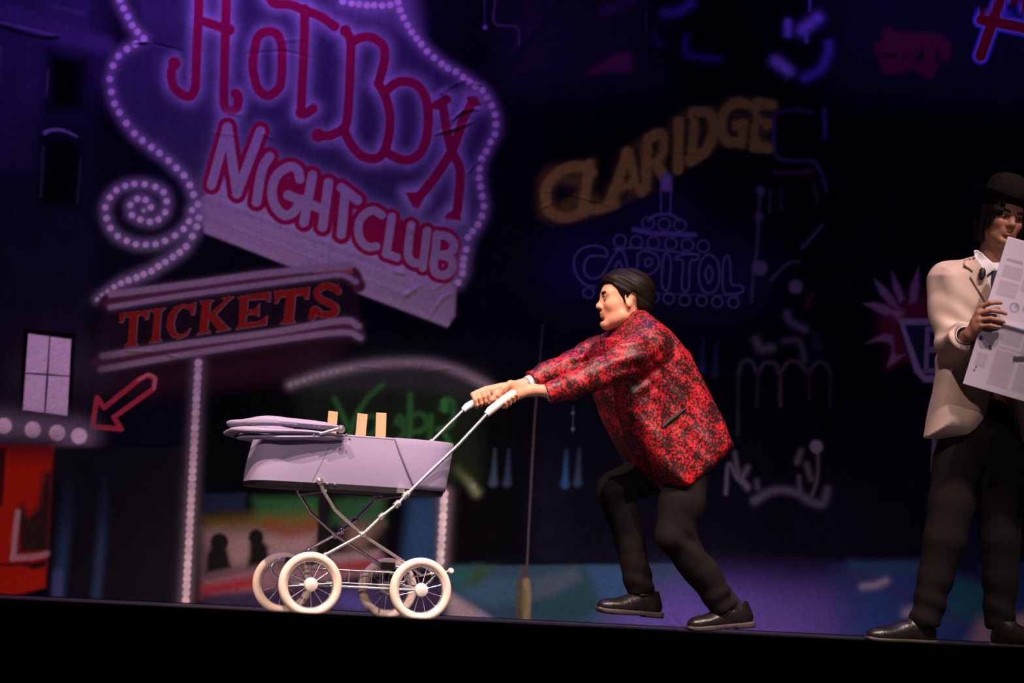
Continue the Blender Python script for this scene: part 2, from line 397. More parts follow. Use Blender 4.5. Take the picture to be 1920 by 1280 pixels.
TK = [Z(*tl, [(155, 560), (500, 520), (490, 630), (455, 620), (430, 570), (365, 585), (340, 890), (365, 945), (205, 970), (215, 930), (255, 910), (280, 600), (215, 590), (180, 670), (145, 665)]),
      Z(*tl, [(515, 515), (705, 490), (645, 545), (625, 850), (655, 890), (500, 910), (545, 860), (570, 560)]),
      Z(*tl, [(1060, 425), (1045, 575), (1015, 575), (985, 500), (900, 480), (830, 560), (800, 680), (820, 790), (880, 820), (950, 790), (1000, 735), (960, 820), (860, 860), (770, 830), (715, 720), (740, 580), (800, 490), (900, 450), (1000, 450)]),
      Z(*tl, [(1110, 410), (1275, 400), (1235, 440), (1225, 570), (1420, 400), (1380, 372), (1520, 355), (1440, 425), (1300, 570), (1440, 720), (1480, 745), (1310, 780), (1340, 750), (1220, 610), (1205, 750), (1235, 785), (1075, 815), (1115, 770), (1145, 450)]),
      Z(*tm, [(25, 490), (420, 425), (415, 545), (385, 540), (350, 510), (150, 525), (140, 650), (240, 640), (290, 570), (280, 720), (235, 690), (135, 700), (125, 800), (270, 790), (335, 750), (385, 715), (375, 820), (10, 875), (50, 820), (65, 540)]),
      Z(*tm, [(475, 420), (890, 375), (880, 510), (840, 510), (810, 460), (725, 470), (695, 750), (720, 800), (540, 810), (590, 755), (615, 480), (540, 490), (505, 560), (475, 560)])]
ORED = (0.20, 0.014, 0.008)
for L in TK: stroke([(x+1.5, y+0.6) for x, y in L]+[(L[0][0]+1.5, L[0][1]+0.6)], 2.4, (0.26, 0.15, 0.14), 2, 0.6, curve=False); poly(L, ORED, 2.2)
SS = Z(*tm, [(1235, 425), (1190, 385), (1100, 362), (1015, 390), (985, 450), (1030, 520), (1120, 560), (1200, 610), (1205, 665), (1130, 705), (1030, 695), (955, 640), (925, 735)])
stroke([(x+1.3, y) for x, y in SS], 14, (0.24, 0.14, 0.13), 2, 0.6); stroke(SS, 12, ORED, 2.2); stroke(Z(*tm, [(1245, 335), (1240, 450)]), 5, ORED, 2, curve=False)

# ---- lit window, arrow, marquee bulbs
glow([(60, 700), (150, 690)], 60, (0.03, 0.025, 0.035), 0.8)
poly([(44, 616), (141, 626), (134, 788), (36, 776)], BLACK, 8)
poly([(52.7, 625), (133.3, 636), (126, 779), (42.7, 768)], (0.62, 0.48, 0.58), 3)
stroke([(93.3, 630), (84, 773)], 3.4, (0.06, 0.05, 0.07), 1.6, curve=False); stroke([(46.7, 699), (130, 705)], 3, (0.06, 0.05, 0.07), 1.6, curve=False)
AR = Z(0, 400, 3.0, [(520, 1198), (545, 1035), (585, 1092), (780, 935), (835, 908), (872, 928), (865, 985), (640, 1145), (682, 1212)])
stroke(AR, 9.5, (0.34, 0.032, 0.045), 3, closed=True, curve=False)
stroke(AR[3:7], 5, (0.5, 0.22, 0.22), 5, 0.6)
glow([(-20, 800), (160, 818)], 26, (0.10, 0.08, 0.11), 0.9)
for p in ((7, 798), (61, 805), (107, 811), (148, 817), (-48, 790)): dot(p, 15, (0.68, 0.53, 0.58), (0.20, 0.16, 0.2), 5, 0.5)
# red shop front, blue columns
rs = 0, 800, 3.764
poly(Z(*rs, [(-300, 120), (380, 130), (372, 260), (350, 700), (322, 1132), (0, 1215), (-300, 1250)]), (0.36, 0.014, 0.006), 10, 1.0)
poly(Z(*rs, [(-300, 60), (400, 70), (390, 220), (-300, 200)]), (0.02, 0.005, 0.01), 60, 0.75)
poly(Z(*rs, [(-10, 150), (40, 150), (15, 560), (-10, 560)]), (0.02, 0.005, 0.008), 10)
poly(Z(*rs, [(305, 320), (380, 300), (350, 890), (130, 890), (120, 600), (150, 540), (200, 630), (265, 560)]), (0.030, 0.014, 0.012), 22)
stroke(Z(*rs, [(125, 600), (105, 760), (92, 930)]), 10, (0.42, 0.26, 0.24), 9, 0.9); stroke(Z(*rs, [(92, 925), (240, 915), (340, 895)]), 11, (0.40, 0.22, 0.22), 9, 0.8)
poly(Z(*rs, [(150, 975), (330, 935), (325, 985), (240, 1005)]), (0.02, 0.01, 0.01), 10)
stroke(Z(*rs, [(-20, 975), (200, 965)]), 7, (0.06, 0.01, 0.008), 8, 0.8)
poly(Z(*rs, [(390, 140), (1290, 140), (1230, 1245), (325, 1245)]), (0.007, 0.007, 0.010), 14)
for P, w, a in (([(500, 150), (470, 600), (445, 850), (405, 1240)], 22, 0.55), ([(745, 150), (725, 600), (705, 900), (675, 1240)], 15, 0.6)):
    sl = window(Z(*rs, P), 40); d, t = dist_poly(spline(Z(*rs, P), n=6), sl, False, True)
    lay(sl, a*smooth01((w/2+11-d)/22)*smooth01(t*1.3), (0.028, 0.066, 0.14))
stroke(Z(*rs, [(410, 1040), (400, 1240)]), 20, (0.08, 0.09, 0.22), 14, 0.5)
# bulb posts
for a, b, st, r, c in (((372, 680), (348, 1131), 13.5, 7.2, (0.46, 0.37, 0.40)), ((833, 925), (825, 1060), 14.0, 7.6, (0.40, 0.36, 0.36))):
    glow([a, b], 14, (0.13, 0.11, 0.13), 0.8, curve=False); stroke([a, b], 11, tuple(0.62*k for k in c), 5, 0.8, curve=False)
    for i, p in enumerate(along([a, b], st, False)):
        k = 0.85+0.3*random.random(); dot(p, r, tuple(k*q for q in c), None, 4)
# ---- cafe window with silhouettes, blue sign, car
cw = 380, 900, 4.0
poly(Z(*cw, [(0, 110), (320, 105), (320, 235), (0, 240)]), (0.009, 0.018, 0.050), 18)
poly(Z(*cw, [(0, 110), (1400, 110), (1370, 640), (0, 700)]), (0.006, 0.006, 0.006), 8, 0.5)
poly(Z(*cw, [(385, 130), (870, 130), (860, 320), (385, 320)]), (0.013, 0.060, 0.020), 26)
poly(Z(*cw, [(1000, 150), (1360, 120), (1360, 320), (960, 330)]), (0.012, 0.045, 0.018), 28)
poly(Z(*cw, [(15, 285), (390, 265), (860, 250), (860, 350), (20, 420)]), (0.08, 0.060, 0.014), 40, 0.8)
poly(Z(*cw, [(20, 380), (860, 380), (850, 560), (250, 660), (20, 690)]), (0.15, 0.105, 0.105), 44)
stroke(Z(*cw, [(500, 330), (650, 390), (850, 330)]), 20, (0.11, 0.03, 0.012), 24, 0.7)
poly(Z(*cw, [(1080, 330), (1340, 330), (1200, 520), (1090, 500)]), (0.11, 0.075, 0.06), 40, 0.8)
poly(Z(*cw, [(960, 560), (1330, 520), (1330, 620), (960, 640)]), (0.13, 0.10, 0.105), 20)
stroke(Z(*cw, [(905, 110), (890, 560)]), 17, (0.006, 0.006, 0.006), 6)
for hx, hy, r in ((125, 465, 17), (400, 425, 14)):
    c = Z(*cw, [(hx, hy)])[0]; stroke([c], 2*r, (0.006, 0.006, 0.006), 9, curve=False)
poly(Z(*cw, [(60, 500), (120, 470), (185, 520), (215, 660), (20, 700), (30, 560)]), (0.006, 0.006, 0.006), 14)
poly(Z(*cw, [(355, 440), (430, 430), (490, 500), (500, 640), (330, 670), (350, 560)]), (0.006, 0.006, 0.006), 14)
poly(Z(*cw, [(0, 740), (400, 655), (960, 600), (1350, 570), (1350, 680), (400, 860), (0, 870)]), (0.12, 0.07, 0.09), 26)
poly(Z(*cw, [(0, 790), (420, 720), (420, 800), (100, 850), (0, 880)]), (0.16, 0.010, 0.014), 28)
poly(Z(*cw, [(980, 640), (1340, 590), (1340, 660), (960, 690)]), (0.13, 0.014, 0.012), 22)
poly(Z(*cw, [(0, 870), (560, 820), (1850, 760), (1850, 1020), (0, 960)]), (0.020, 0.016, 0.040), 30)
glow(Z(*cw, [(1080, 900), (1180, 930)]), 20, (0.035, 0.035, 0.15), 0.8)
poly([(768, 935), (822, 930), (818, 1062), (752, 1062)], (0.010, 0.028, 0.066), 36)
# ---- bulb arc and the green neon word
arc = [(545, 721), (575, 711), (610, 700), (670, 687), (740, 680), (800, 681), (850, 692), (900, 715), (940, 742)]
glow([(600, 720), (760, 705), (880, 730)], 40, (0.022, 0.028, 0.026), 0.8)
glow(arc, 10, (0.20, 0.17, 0.19), 0.8)
for p in along(arc[:4], 13): dot(p, 4.5, (0.22, 0.22, 0.18), None, 5)
glow([(858, 880), (878, 900), (893, 922)], 9, (0.10, 0.13, 0.06), 0.8); dot((888, 911), 5, (0.12, 0.12, 0.10), None, 6)
yp = 520, 640, 4.571
poly([(560, 735), (900, 745), (905, 900), (560, 900)], (0.006, 0.012, 0.006), 50, 0.8)
GRN = (0.018, 0.085, 0.022)
for P, w, a in (([(490, 490), (545, 600), (600, 730)], 9, 0.8), ([(905, 370), (760, 500), (660, 680), (605, 850)], 9, 0.8), ([(760, 650), (830, 640), (860, 710), (820, 790), (750, 800)], 8, 0.5),
                ([(1085, 690), (1050, 640), (1025, 690), (1070, 720), (1085, 780), (1040, 850)], 9, 0.5), ([(1140, 460), (1138, 640), (1130, 840)], 10, 0.75),
                ([(1140, 640), (1230, 620), (1285, 690), (1240, 760), (1160, 775)], 8, 0.6), ([(1320, 640), (1310, 830)], 9, 0.5),
                ([(1410, 570), (1435, 505), (1495, 510), (1512, 620), (1480, 720), (1380, 755)], 10, 0.7), ([(1420, 760), (1480, 880)], 9, 0.6)):
    glow(Z(*yp, P), 7, (0.012, 0.05, 0.014), 0.5); stroke(Z(*yp, P), w, GRN, 9, a*0.85)
stroke(Z(*yp, [(1435, 520), (1440, 580)]), 14, (0.02, 0.14, 0.03), 10, 0.7)
# ---- dark doorway: blue drops, lamp post
for x, y, c in ((925, 905, (0.07, 0.13, 0.19)), (951, 905, (0.05, 0.08, 0.17)), (1059, 908, (0.04, 0.14, 0.36)), (1083, 905, (0.05, 0.09, 0.17)), (1316, 695, (0.05, 0.09, 0.22)), (1340, 700, (0.05, 0.08, 0.18))):
    stroke([(x+3, y-62), (x+1, y-20), (x, y)], 15, tuple(0.36*k for k in c), 12, 0.75, taper=(0.15, 1.0))
stroke([(1018, 610), (1003, 780), (993, 960), (988, 1062)], 3.2, (0.05, 0.045, 0.045), 4, 0.8)
for p in ((1074, 774), (1074, 804)): dot(p, 3, (0.07, 0.07, 0.09), None, 4)
stroke([(1075, 760), (1074, 810)], 2, (0.05, 0.05, 0.06), 3, 0.6)
# ---- CLARIDGE
cl = 990, 160, 4.0
CLB = Z(*cl, [(70, 900), (80, 700), (150, 610), (350, 585), (500, 555), (500, 700), (485, 800), (560, 850), (640, 700), (700, 500), (820, 420), (960, 335), (1050, 340), (1085, 250), (1200, 180), (1330, 165),
          (1420, 170), (1500, 105), (1700, 98), (1840, 130), (1845, 250), (1815, 485), (1640, 470), (1500, 450), (1420, 430), (1350, 510), (1200, 600), (1080, 665), (940, 690), (930, 790), (740, 865), (640, 915), (400, 1000), (200, 1035), (95, 985)])
poly(CLB, (0.11, 0.088, 0.014), 30)
CLL = [[(480, 650), (380, 605), (250, 640), (150, 740), (130, 850), (170, 955), (290, 990), (420, 950)], [(465, 590), (440, 740), (415, 930)], [(415, 930), (540, 925), (650, 890)], [(745, 500), (690, 680), (610, 880)], [(745, 500), (800, 640), (850, 800)], [(670, 760), (820, 720)],
       [(900, 430), (890, 600), (880, 770)], [(900, 400), (990, 360), (1035, 440), (980, 530), (900, 560)], [(950, 560), (1030, 700)], [(1130, 270), (1130, 450), (1125, 630)], [(1240, 230), (1235, 400), (1220, 550)], [(1240, 200), (1360, 210), (1395, 330), (1340, 480), (1220, 570)],
       [(1670, 160), (1570, 125), (1480, 200), (1455, 320), (1500, 420), (1600, 420)], [(1560, 300), (1625, 295), (1610, 430)], [(1725, 130), (1715, 300), (1700, 460)], [(1725, 130), (1835, 145)], [(1715, 295), (1800, 290)], [(1705, 460), (1810, 470)]]
for L in CLL: stroke(Z(*cl, L), 19, (0.30, 0.245, 0.032), 9, 0.95)
gold = np.clip((C[..., 0]-0.06)*9, 0, 1)*((PX > 1000) & (PX < 1460) & (PY > 170) & (PY < 430))
C += (gold*(vnoise(5, 5, 11)-0.5)*0.06)[..., None]*np.array([1, 0.65, 0.2], np.float32)
np.clip(C, 0.001, 1, out=C)
DK = (0.012, 0.009, 0.010)
poly(Z(*cl, [(195, 780), (240, 740), (370, 770), (340, 820), (290, 850), (230, 890), (195, 860)]), DK, 18)
for P, w in (([(1068, 380), (1062, 520), (1058, 650)], 11), ([(1040, 590), (1062, 560)], 10), ([(1200, 265), (1190, 400), (1180, 510)], 9), ([(1310, 265), (1318, 340), (1290, 440)], 11),
             ([(1250, 235), (1310, 260)], 6), ([(945, 450), (960, 500), (940, 530)], 12), ([(815, 465), (825, 600), (845, 720)], 8), ([(735, 690), (738, 715)], 8), ([(720, 850), (740, 800)], 9),
             ([(1650, 195), (1540, 205), (1510, 280), (1515, 345), (1550, 365)], 10), ([(1560, 240), (1680, 230), (1655, 320), (1640, 450)], 6), ([(1750, 205), (1830, 220)], 10), ([(1750, 310), (1745, 375), (1820, 380)], 9)):
    stroke(Z(*cl, P), w*0.9, DK, 9, 0.7)
# ---- CAPITOL, outline neon
cp = 1060, 320, 4.742
glow(Z(*cp, [(100, 850), (700, 820), (1500, 950)]), 70, (0.012, 0.010, 0.050), 0.9); glow(Z(*cp, [(880, 500), (900, 650)]), 60, (0.012, 0.010, 0.050), 0.9)
NE = (0.105, 0.105, 0.205)
poly(Z(*cp, [(855, 60), (895, 15), (942, 60), (940, 180), (850, 180)]), (0.24, 0.17, 0.34), 12, 0.85)
def neon(P, closed=False, w=4.0, a=0.8, c=NE): stroke(Z(*cp, P), w, c, 4, a, closed)
neon([(850, 380), (852, 200), (858, 80), (895, 30), (940, 80), (940, 200), (930, 390)])
neon([(740, 440), (800, 395), (890, 385), (960, 400), (1010, 440)], w=6)
stroke(Z(*cp, [(610, 520), (760, 555), (900, 560), (1150, 570)]), 9, (0.11, 0.09, 0.23), 5, 0.9)
neon([(440, 695), (640, 685), (900, 712), (1180, 745)])
neon([(770, 1090), (1100, 1098), (1540, 1110)], w=3, a=0.5)
for cx, cy in ((735, 465), (880, 475), (1020, 485), (485, 622), (632, 632), (783, 640), (937, 648), (1087, 658), (1228, 672), (205, 1085), (785, 1125), (920, 1135), (1062, 1150), (1213, 1155), (1350, 1165), (1495, 1170)):
    r = 53 if cy < 1000 else 47
    neon([(cx+r*math.cos(t*math.pi/6), cy+r*math.sin(t*math.pi/6)) for t in range(12)], True, 3.6, 0.75)
neon([(270, 1035), (160, 1000), (90, 900), (80, 780), (150, 690), (270, 665), (360, 700), (370, 760), (300, 755), (220, 760), (170, 830), (180, 920), (250, 960), (330, 920), (390, 820), (440, 740), (490, 700), (530, 760), (555, 860)])
neon([(440, 860), (475, 805), (510, 860)]); neon([(640, 860), (650, 740), (720, 715), (810, 750), (835, 830), (790, 900), (720, 930)]); neon([(715, 790), (750, 780), (775, 810), (745, 845), (712, 840)], True)
neon([(900, 735), (870, 790), (858, 1000), (895, 1068), (925, 1000), (938, 800)], True)
neon([(985, 770), (1080, 740), (1180, 750), (1170, 790), (1110, 810), (1100, 1020), (1070, 1075), (1035, 1020), (1045, 810), (985, 790)], True)
neon([(1275, 745), (1210, 800), (1185, 920), (1215, 1050), (1285, 1085), (1350, 1040), (1370, 920), (1350, 800)], True); neon([(1280, 845), (1245, 910), (1275, 995), (1310, 930)], True)
neon([(1435, 755), (1405, 820), (1398, 1000), (1420, 1085), (1500, 1095), (1580, 1070), (1560, 1020), (1480, 1010), (1468, 900), (1460, 790)], True)
# ---- blue and violet patches near the top
tp = 1080, 0, 3.84
for P, w, c in (([(640, 95), (740, 80), (830, 20)], 16, (0.10, 0.08, 0.30)), ([(795, 270), (800, 390), (1030, 425)], 12, (0.045, 0.035, 0.15)), ([(1525, 160), (1525, 240)], 13, (0.30, 0.20, 0.52)),
                ([(1630, 215), (1740, 130)], 20, (0.30, 0.20, 0.52)), ([(1655, 230), (1660, 300)], 6, (0.2, 0.14, 0.4)), ([(1440, 440), (1530, 510)], 19, (0.36, 0.25, 0.52)), ([(1820, 320), (1815, 390), (1760, 500), (1650, 560)], 16, (0.11, 0.085, 0.32)),
                ([(1685, -40), (1682, 80)], 5, (0.14, 0.12, 0.28)), ([(560, 250), (600, 310)], 12, (0.03, 0.026, 0.09)), ([(200, 80), (400, 10)], 18, (0.07, 0.035, 0.10)), ([(505, 0), (503, 230)], 4, (0.05, 0.045, 0.06))):
    glow(Z(*tp, P), w*0.60, c, 0.95)
poly(Z(*tp, [(80, 525), (300, 380), (400, 370), (405, 520), (300, 520)]), (0.14, 0.022, 0.07), 16)
stroke(Z(500, 0, 3.0, [(1225, 0), (1228, 155)]), 3, (0.07, 0.05, 0.12), 4, 0.7); stroke(Z(500, 0, 3.0, [(1285, 0), (1280, 130), (1360, 145), (1415, 160), (1418, 250)]), 4, (0.10, 0.06, 0.14), 5, 0.7)
dot(Z(500, 0, 3.0, [(1228, 155)])[0], 4, (0.2, 0.16, 0.4), None, 5)
# red smudge of a far sign and the big red A
rd = 1600, 0, 6.0
poly(Z(*rd, [(330, 330), (400, 310), (440, 355), (780, 370), (1000, 390), (1100, 500), (1090, 660), (980, 690), (900, 860), (820, 880), (720, 820), (560, 830), (330, 830), (280, 650), (230, 580), (240, 490), (330, 440)]), (0.20, 0.014, 0.040), 14, 0.75)
for P in ([(270, 600), (490, 600), (460, 660), (300, 640)], [(680, 660), (790, 510), (810, 710), (690, 690)], [(540, 620), (580, 600), (600, 670), (545, 660)], [(900, 560), (970, 560), (960, 700), (920, 690)], [(580, 790), (700, 780), (740, 860), (580, 860)]):
    poly(Z(*rd, P), (0.014, 0.008, 0.014), 9, 0.8)
AA = [Z(*rd, [(1430, 630), (1510, 400), (1600, 150), (1680, -80)]), Z(*rd, [(1440, 225), (1600, 250), (1750, 280), (2100, 350)]), Z(*rd, [(1800, -80), (1950, 60), (2060, 330)])]
for L in AA: stroke(L, 33, (0.12, 0.09, 0.55), 4)
for L in AA: stroke(L, 24, (0.42, 0.36, 0.60), 2)
for L in AA: stroke(L, 20, (0.30, 0.008, 0.018), 2)
# ---- tall glass with reflections (soda fountain)
g1 = 1340, 200, 3.5556
for P, w, c in (([(400, 35), (560, 20), (650, 40)], 5, (0.10, 0.03, 0.10)), ([(395, 60), (400, 290), (450, 350), (560, 360), (650, 365), (700, 420), (745, 560)], 6, (0.11, 0.06, 0.14)), ([(730, 20), (735, 200)], 7, (0.12, 0.08, 0.2)),
                ([(400, 435), (560, 440), (645, 428)], 6, (0.13, 0.04, 0.09)), ([(305, 540), (295, 700), (285, 900), (260, 1100), (245, 1300)], 4, (0.10, 0.08, 0.12)), ([(370, 560), (365, 700)], 5, (0.07, 0.06, 0.07)), ([(440, 560), (445, 680)], 8, (0.05, 0.035, 0.045)),
                ([(715, 790), (640, 880), (580, 940)], 6, (0.11, 0.09, 0.12)), ([(375, 1155), (480, 1050), (560, 1035)], 6, (0.09, 0.08, 0.10)), ([(665, 520), (685, 640)], 4, (0.06, 0.06, 0.06))):
    glow(Z(*g1, P), max(w*0.6, 3.5), tuple(0.75*k for k in c), 0.85)
for p, r, c in (((307, 560), 8, (0.17, 0.14, 0.2)), ((297, 735), 8, (0.14, 0.11, 0.16)), ((300, 1075), 14, (0.18, 0.15, 0.24)), ((540, 1200), 13, (0.20, 0.16, 0.24))): dot(Z(*g1, [p])[0], r, tuple(0.6*k for k in c), None, 10)
g2 = 1340, 540, 2.911
for P, w, c in (([(395, 140), (410, 180), (490, 225)], 15, (0.20, 0.16, 0.24)), ([(225, 280), (250, 330), (310, 325)], 16, (0.20, 0.17, 0.20)), ([(380, 290), (460, 290), (490, 390)], 12, (0.13, 0.12, 0.16)),
                ([(130, 470), (150, 405), (200, 400), (235, 460), (270, 410), (330, 410), (355, 460), (400, 405), (460, 405), (510, 460), (560, 405), (610, 420), (630, 480)], 8, (0.10, 0.09, 0.11)),
                ([(235, 450), (232, 640)], 6, (0.045, 0.042, 0.055)), ([(357, 450), (358, 640)], 7, (0.11, 0.055, 0.085)), ([(512, 450), (515, 600)], 7, (0.075, 0.045, 0.06)), ([(130, 470), (125, 800)], 5, (0.04, 0.04, 0.055)), ([(630, 470), (628, 640)], 5, (0.06, 0.06, 0.06)),
                ([(60, 1120), (75, 960), (120, 1030), (180, 1080)], 6, (0.13, 0.12, 0.17)), ([(110, 900), (130, 1040)], 9, (0.12, 0.11, 0.15)), ([(180, 980), (150, 1040), (180, 1090)], 11, (0.13, 0.12, 0.17)), ([(230, 1050), (235, 1090)], 10, (0.10, 0.09, 0.14)),
                ([(220, 1160), (290, 1115), (370, 1100), (450, 1120), (530, 1165), (590, 1175), (615, 1100)], 15, (0.13, 0.12, 0.20)), ([(470, 890), (450, 950)], 11, (0.17, 0.15, 0.18)), ([(500, 960), (525, 1040)], 11, (0.15, 0.13, 0.16)),
                ([(555, 870), (565, 960), (555, 1060), (530, 1130)], 6, (0.14, 0.12, 0.15)), ([(460, 1030), (465, 1110)], 9, (0.12, 0.11, 0.15)), ([(550, 270), (560, 320)], 18, (0.03, 0.04, 0.07)), ([(530, 40), (500, 100)], 12, (0.12, 0.02, 0.04))):
    glow(Z(*g2, P), max(w*0.55, 4.0), tuple(0.5*k for k in c), 0.85)
dot(Z(*g2, [(555, 865)])[0], 12, (0.15, 0.13, 0.17), None, 9)
# ---- pink starburst and the blue bar sign
sb = 1560, 460, 2.909
poly(Z(*sb, [(280, 330), (400, 290), (560, 240), (560, 420), (380, 420), (420, 610), (310, 660), (330, 560), (270, 500), (260, 420)]), (0.16, 0.012, 0.040), 40, 0.85)
for P in ([(170, 318), (230, 310), (300, 330), (360, 370), (290, 385), (230, 350)], [(228, 182), (290, 230), (340, 290), (360, 340), (310, 320), (260, 260)], [(325, 145), (370, 220), (395, 290), (370, 320), (335, 240)],
          [(472, 118), (475, 220), (460, 310), (420, 320), (425, 230)], [(190, 533), (280, 480), (330, 490), (340, 560), (310, 530), (250, 520)], [(302, 665), (330, 560), (350, 600), (400, 595)]):
    poly(Z(*sb, P), (0.30, 0.16, 0.25), 9, 0.85)
glow(Z(*sb, [(360, 375)]), 10, (0.38, 0.2, 0.28), 0.9)
poly(Z(*sb, [(360, 400), (900, 395), (900, 750), (500, 745), (450, 690)]), (0.30, 0.25, 0.33), 7)
poly(Z(*sb, [(395, 435), (900, 428), (900, 715), (510, 708), (480, 670)]), (0.022, 0.018, 0.050), 6)
for P in ([(520, 455), (512, 680)], [(520, 455), (580, 470), (600, 520), (575, 560), (520, 565)], [(520, 570), (590, 580), (605, 630), (570, 680), (512, 682)], [(620, 690), (660, 460), (720, 690)]):
    stroke(Z(*sb, P), 9, (0.24, 0.19, 0.26), 3)
stroke([(1753, 780), (1750, 880)], 8, (0.20, 0.17, 0.22), 7, 0.7)
# ---- wet street
sky = lambda e0, e1: (lambda x, y: smooth01((y-e0)/(e1-e0)))
def ramp(xa, xb, e0, e1): return lambda x, y: smooth01((x-xa)/(xb-xa))*smooth01((y-e0)/(e1-e0))
poly([(840, 1061), (1130, 1058), (1300, 1056), (1300, 1300), (840, 1300)], (0.013, 0.032, 0.055), 9)
poly([(1040, 1015), (2400, 1020), (2400, 1340), (1040, 1340)], (0.040, 0.030, 0.155), 10, 1.0, lambda x, y: smooth01((x-1130)/190)*smooth01((y-1025)/130))
poly([(1150, 1080), (1560, 1080), (1640, 1340), (1100, 1340)], (0.062, 0.042, 0.20), 130, 0.8, sky(1050, 1190))
poly([(1520, 1052), (1730, 1051), (2400, 1050), (2400, 1340), (1480, 1340)], (0.016, 0.034, 0.135), 14, 0.95, ramp(1530, 1640, 1046, 1060))
poly([(1590, 1051), (1725, 1051), (1725, 1075), (1600, 1080)], (0.020, 0.048, 0.10), 22, 0.7)
poly([(1790, 1080), (1850, 1090), (1850, 1170), (1775, 1165)], (0.012, 0.064, 0.090), 44)
stroke([(1600, 1075), (1680, 1105), (1770, 1150), (1840, 1185)], 14, (0.032, 0.022, 0.075), 28, 0.6)
poly([(1740, 940), (1840, 970), (1842, 1088), (1740, 1066)], (0.007, 0.006, 0.024), 44)
glow([(1618, 1099), (1640, 1097), (1660, 1089)], 8, (0.20, 0.165, 0.24), 0.85); glow([(1700, 1148), (1712, 1146)], 11, (0.19, 0.175, 0.25), 0.85)
poly([(1890, 1160), (1960, 1140), (2100, 1180), (2100, 1300), (1840, 1300)], (0.34, 0.20, 0.21), 30); poly([(1835, 1165), (1880, 1150), (1870, 1220), (1810, 1225)], (0.24, 0.145, 0.18), 40, 0.8)
poly([(850, 1062), (905, 1062), (900, 1085), (850, 1105)], (0.009, 0.042, 0.044), 24); poly([(890, 1060), (930, 1062), (900, 1095), (870, 1100)], (0.016, 0.034, 0.014), 26, 0.8)
poly([(872, 1108), (920, 1085), (975, 1080), (970, 1130), (930, 1140), (890, 1130)], (0.017, 0.044, 0.075), 26)
poly([(840, 1110), (865, 1125), (905, 1150), (930, 1175), (930, 1220), (840, 1220)], (0.15, 0.125, 0.14), 24); stroke([(900, 1150), (935, 1170)], 10, (0.11, 0.12, 0.21), 14, 0.6)
poly([(1000, 1085), (1080, 1064), (1090, 1085), (1040, 1118), (1000, 1125)], (0.032, 0.050, 0.070), 22, 0.8); poly([(1100, 1062), (1190, 1065), (1190, 1150), (1130, 1125)], (0.016, 0.044, 0.10), 20)
poly([(990, 1130), (1040, 1118), (1100, 1090), (1130, 1140), (1100, 1160), (1000, 1150)], (0.010, 0.033, 0.045), 26)
poly([(969, 1095), (973, 1082), (992, 1082), (996, 1100), (996, 1175), (966, 1175)], (0.035, 0.032, 0.026), 4)
stroke([(987, 1090), (989, 1120), (986, 1170)], 13, (0.115, 0.095, 0.060), 8, 0.9); stroke([(983, 1110), (981, 1140)], 8, (0.060, 0.075, 0.026), 8, 0.8)
poly([(976, 1062), (990, 1060), (991, 1082), (974, 1082)], (0.030, 0.026, 0.030), 4)
C *= (0.88+0.24*vnoise(3.2, 3.2, 21))[..., None]
np.clip(C, 0.0010, 0.9, out=C)

# ---- creases, sewn seams and soft buckles of the cloth
def crease(P, w, h, curve=True):
    P = spline(P, n=6) if (curve and len(P) > 2) else np.asarray(P, float)
    sl = window(P, w*3); d, t = dist_poly(P, sl, False, True)
    HGT[sl] += 1.25*h*np.exp(-(d/w)**2)*np.sqrt(np.clip(4*t*(1-t)+0.05, 0, 1)).astype(np.float32)
HGT += 0.010*(vnoise(420, 900, 31)-0.5)+0.004*(vnoise(110, 160, 32)-0.5)+0.0012*(vnoise(34, 40, 33)-0.5)
for P, w, h in (([(640, -20), (636, 150), (630, 330), (606, 560), (600, 690)], 4, 0.0028), ([(250, 80), (285, 80)], 2.4, 0.006), ([(280, 80), (345, 98)], 3, -0.004), ([(460, 102), (530, 97), (588, 110)], 2.6, -0.003), ([(520, 78), (575, 73)], 3, 0.003),
                ([(815, 252), (850, 242), (888, 228)], 3.2, 0.006), ([(842, 230), (870, 208), (900, 205)], 3, 0.006), ([(850, 190), (820, 165), (815, 130)], 5, 0.005), ([(820, 180), (850, 160), (880, 150)], 4, 0.004), ([(870, 330), (905, 296)], 3, 0.003),
                ([(880, 155), (905, 162), (915, 190)], 3.5, 0.005), ([(1015, 358), (1042, 360), (1075, 366), (1120, 378), (1152, 388)], 2.2, 0.004), ([(1012, 392), (1040, 378)], 2.2, 0.003), ([(1255, 283), (1310, 286)], 2.2, 0.0025), ([(235, 657), (285, 659)], 2.2, 0.006), ([(312, 663), (338, 671)], 2.4, 0.006),
                ([(670, 686), (720, 691)], 2.2, 0.004), ([(785, 695), (795, 672)], 2.2, 0.003), ([(790, 700), (830, 692), (850, 690)], 3, 0.004), ([(755, 557), (785, 538)], 5, 0.006), ([(735, 508), (760, 514)], 4, 0.005), ([(770, 425), (776, 440)], 5, 0.004),
                ([(490, 250), (513, 261)], 2.4, 0.004), ([(800, 600), (830, 560), (850, 550)], 4, 0.004), ([(810, 545), (850, 520)], 3, 0.003), ([(1555, 200), (1548, 600), (1538, 1050), (1534, 1200)], 2.4, -0.0022), ([(1120, 560), (1390, 980)], 30, 0.006),
                ([(430, 215), (455, 215)], 3, 0.003), ([(395, 248), (450, 255)], 2.4, 0.002), ([(1240, 1140), (1288, 1182)], 2.0, -0.0025), ([(930, 140), (1000, 60), (1060, -20)], 10, 0.004)):
    crease(P, w, h)
V = np.stack([gx, BY-HGT, gz], -1).reshape(-1, 3)
ny, nx = gx.shape
idx = np.arange(nx*ny).reshape(ny, nx)
quads = np.stack([idx[:-1, :-1], idx[:-1, 1:], idx[1:, 1:], idx[1:, :-1]], -1).reshape(-1, 4)
